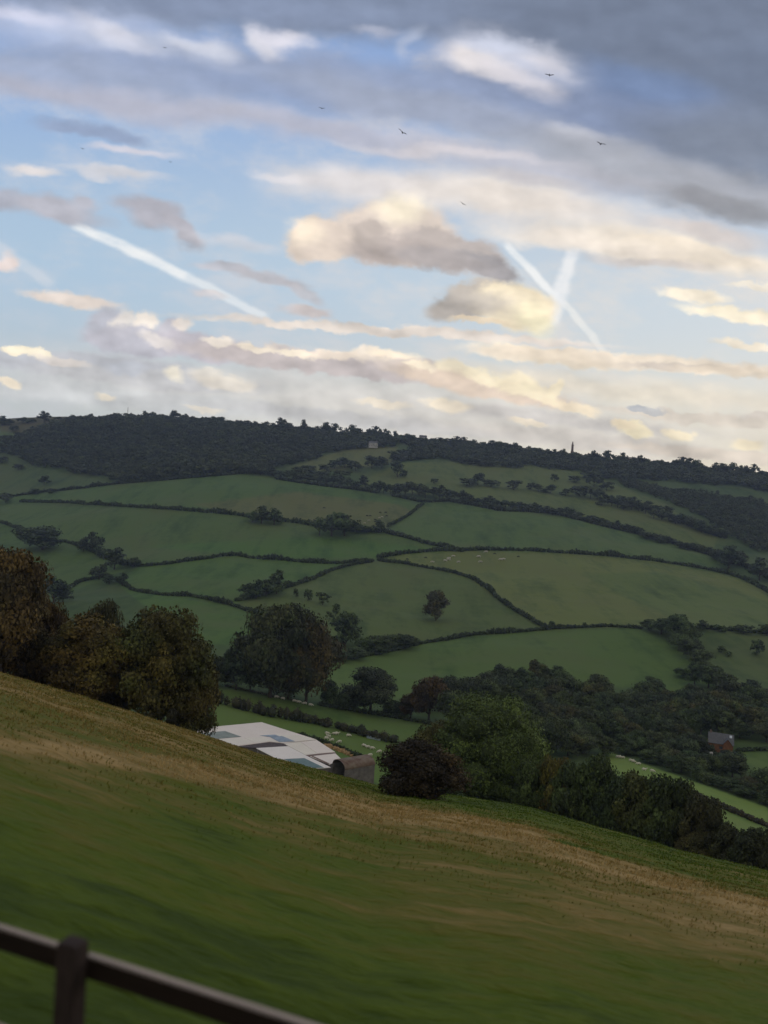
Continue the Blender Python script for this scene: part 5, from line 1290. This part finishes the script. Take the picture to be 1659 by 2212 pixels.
# ------------------------------------------------------------------ railway fence
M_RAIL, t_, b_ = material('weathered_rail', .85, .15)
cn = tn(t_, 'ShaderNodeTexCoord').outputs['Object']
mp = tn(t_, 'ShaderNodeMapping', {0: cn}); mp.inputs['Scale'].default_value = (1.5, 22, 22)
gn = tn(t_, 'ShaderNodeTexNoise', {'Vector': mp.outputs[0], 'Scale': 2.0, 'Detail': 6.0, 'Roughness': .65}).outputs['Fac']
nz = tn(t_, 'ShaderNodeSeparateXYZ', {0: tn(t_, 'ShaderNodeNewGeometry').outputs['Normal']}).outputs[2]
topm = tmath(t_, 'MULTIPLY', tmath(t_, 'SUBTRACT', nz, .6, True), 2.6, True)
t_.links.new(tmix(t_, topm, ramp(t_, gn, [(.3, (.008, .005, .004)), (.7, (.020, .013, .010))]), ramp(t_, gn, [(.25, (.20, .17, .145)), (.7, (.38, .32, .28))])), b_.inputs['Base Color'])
bp = tn(t_, 'ShaderNodeBump', {'Height': gn, 'Strength': .5, 'Distance': .01}); t_.links.new(bp.outputs[0], b_.inputs['Normal'])
M_POST = simple_mat('dark_timber_post', (.016, .011, .010), (.045, .032, .030), 5, .9, stretch=(6, 6, 1), bump=.4)
ZR = -2.52
def rail_pt(x, y):
    u, v = uv_of(x, y); d = ZR / v; return Vector((u * d, d, ZR))
ra, rb = rail_pt(0, 2006), rail_pt(640, 2210)
rdirn = (rb - ra); rdirn.z = 0; rdirn.normalize(); ang = math.atan2(rdirn.y, rdirn.x)
# the post stands where the photograph shows it; others follow at 1.9 m
u, v = uv_of(181, 2060); t_u = (u * ra.y - ra.x) / (rdirn.x - u * rdirn.y); p0 = ra + rdirn * t_u
fence = empty('post_and_rail_fence', (p0.x, p0.y, float(ground(p0.x, p0.y))), 'dark timber post and rail fence crossing the bottom left corner', 'fence', rz=ang)
zl = ZR - fence.location.z
def fbox(name, x0, x1, y0, y1, z0, z1, mat, bev=.006, lean=0.0, top=0.0):
    b = bmesh.new(); bmesh.ops.create_cube(b, size=1, matrix=Matrix.Translation(((x0+x1)/2, (y0+y1)/2, (z0+z1)/2)) @ Matrix.Diagonal((x1-x0, y1-y0, z1-z0, 1)))
    if top:
        bmesh.ops.subdivide_edges(b, edges=b.edges[:], cuts=1, use_grid_fill=True)
        for v in b.verts:
            if v.co.z > z1 - 1e-4 and abs(v.co.x - (x0+x1)/2) > 1e-4: v.co.z -= top
    for v in b.verts: v.co.x += (v.co.z - z0) * lean
    bmesh.ops.bevel(b, geom=[e for e in b.edges if e.calc_length() > .02], offset=bev, segments=2, affect='EDGES')
    me = bpy.data.meshes.new(name); b.to_mesh(me); b.free(); me.materials.append(mat); return link(name, me, fence)
for k in range(-3, 3):
    fbox('post', k * 1.9 - .065, k * 1.9 + .065, -.105, -.003, -.5, zl + .10, M_POST, .005, lean=-.02, top=.006)
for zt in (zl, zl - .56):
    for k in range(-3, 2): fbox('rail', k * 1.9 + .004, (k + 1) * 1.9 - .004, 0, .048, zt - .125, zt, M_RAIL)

# ------------------------------------------------------------------ rough grass of the near slope
grs, t_, b_ = material('grass_blades', .9, .1)
ga = tn(t_, 'ShaderNodeAttribute', attribute_name='var').outputs['Fac']
t_.links.new(ramp(t_, ga, [(0, (.038, .072, .009)), (.22, (.078, .130, .012)), (.48, (.130, .135, .026)), (.72, (.27, .20, .07)), (1, (.45, .33, .15))]), b_.inputs['Base Color'])
rng = np.random.default_rng(77); NB = 150000
lr_ = rng.uniform(math.log(14), math.log(125), NB); az_ = rng.uniform(AZL, AZR, NB); rr_ = np.exp(lr_)
gx, gy = np.sin(az_) * rr_, np.cos(az_) * rr_
gi = np.clip(np.searchsorted(AZG, az_), 0, NA - 1); gj = np.clip(np.searchsorted(RG, rr_), 0, NR - 1)
dr = colr[gi, gj, 3]; nearok = NG[gi, gj] > .6
# tussocks: keep more blades where the noise says so, and let them be drier or greener in patches
clump = vnoise(gx * .5, gy * 1.1, 31) + vnoise(gx * 1.6, gy * 2.4, 32) * .7
keep = nearok & (rng.random(NB) < smoothstep(14, 45, rr_)) & (clump > -.05 + rng.uniform(-.25, .25, NB) - dr * .2)
gx, gy, rr_, dr, clump = gx[keep], gy[keep], rr_[keep], dr[keep], clump[keep]; n = len(gx)
gz = ground(gx, gy); hgt = .75 * (.035 + .05 * rng.random(n) + .06 * np.clip(clump, 0, 1) + dr * .05) * (1 + rr_ * .014); wd = (.006 + rr_ * .00062) * rng.uniform(.6, 1.4, n)
a = rng.uniform(0, 6.28, n); lx = rng.normal(.18, .30, n) * hgt; ly = rng.normal(0, .2, n) * hgt
B = np.stack([gx, gy, gz - .02], 1); side = np.stack([np.cos(a) * wd, np.sin(a) * wd, 0 * wd], 1)
mid = B + np.stack([lx * .4, ly * .4, hgt * .6], 1); tip = B + np.stack([lx * 1.3, ly * 1.3, hgt], 1)
V = np.stack([B - side, B + side, mid + side * .7, mid - side * .7, tip], 1).reshape(-1, 3)
ix = np.arange(n) * 5
gvar = np.clip(dr * 1.0 + vnoise(gx * .22, gy * .8, 41) * .35 + rng.normal(0, .08, n), 0, 1)
me = mesh_np('grass', V, np.stack([ix + 3, ix + 2, ix + 4], 1), np.stack([ix, ix + 1, ix + 2, ix + 3], 1), grs, np.repeat(gvar, 5))
tag(link('grass', me), 'rough tufted grass, green to straw-coloured, over the near slope', 'grass', kind='stuff')

# ------------------------------------------------------------------ haze
hz = bmesh.new(); bmesh.ops.create_cube(hz, size=1, matrix=Matrix.Translation((0, 3300, (float(ZG.max()) + 60 + float(ZG.min()) - 1) / 2)) @ Matrix.Diagonal((24000, 13500, float(ZG.max()) + 60 - (float(ZG.min()) - 1), 1)))
me = bpy.data.meshes.new('haze'); hz.to_mesh(me); hz.free()
hm = bpy.data.materials.new('haze'); hm.use_nodes = True; ht = hm.node_tree; ht.nodes.clear()
pv = ht.nodes.new('ShaderNodeVolumePrincipled'); ho = ht.nodes.new('ShaderNodeOutputMaterial'); ht.links.new(pv.outputs[0], ho.inputs['Volume'])
pv.inputs['Color'].default_value = (.55, .68, 1.0, 1); pv.inputs['Density'].default_value = 0.00009; pv.inputs['Anisotropy'].default_value = 0.2
me.materials.append(hm); tag(link('haze', me), 'thin blue evening haze filling the valley air', 'haze', kind='stuff')
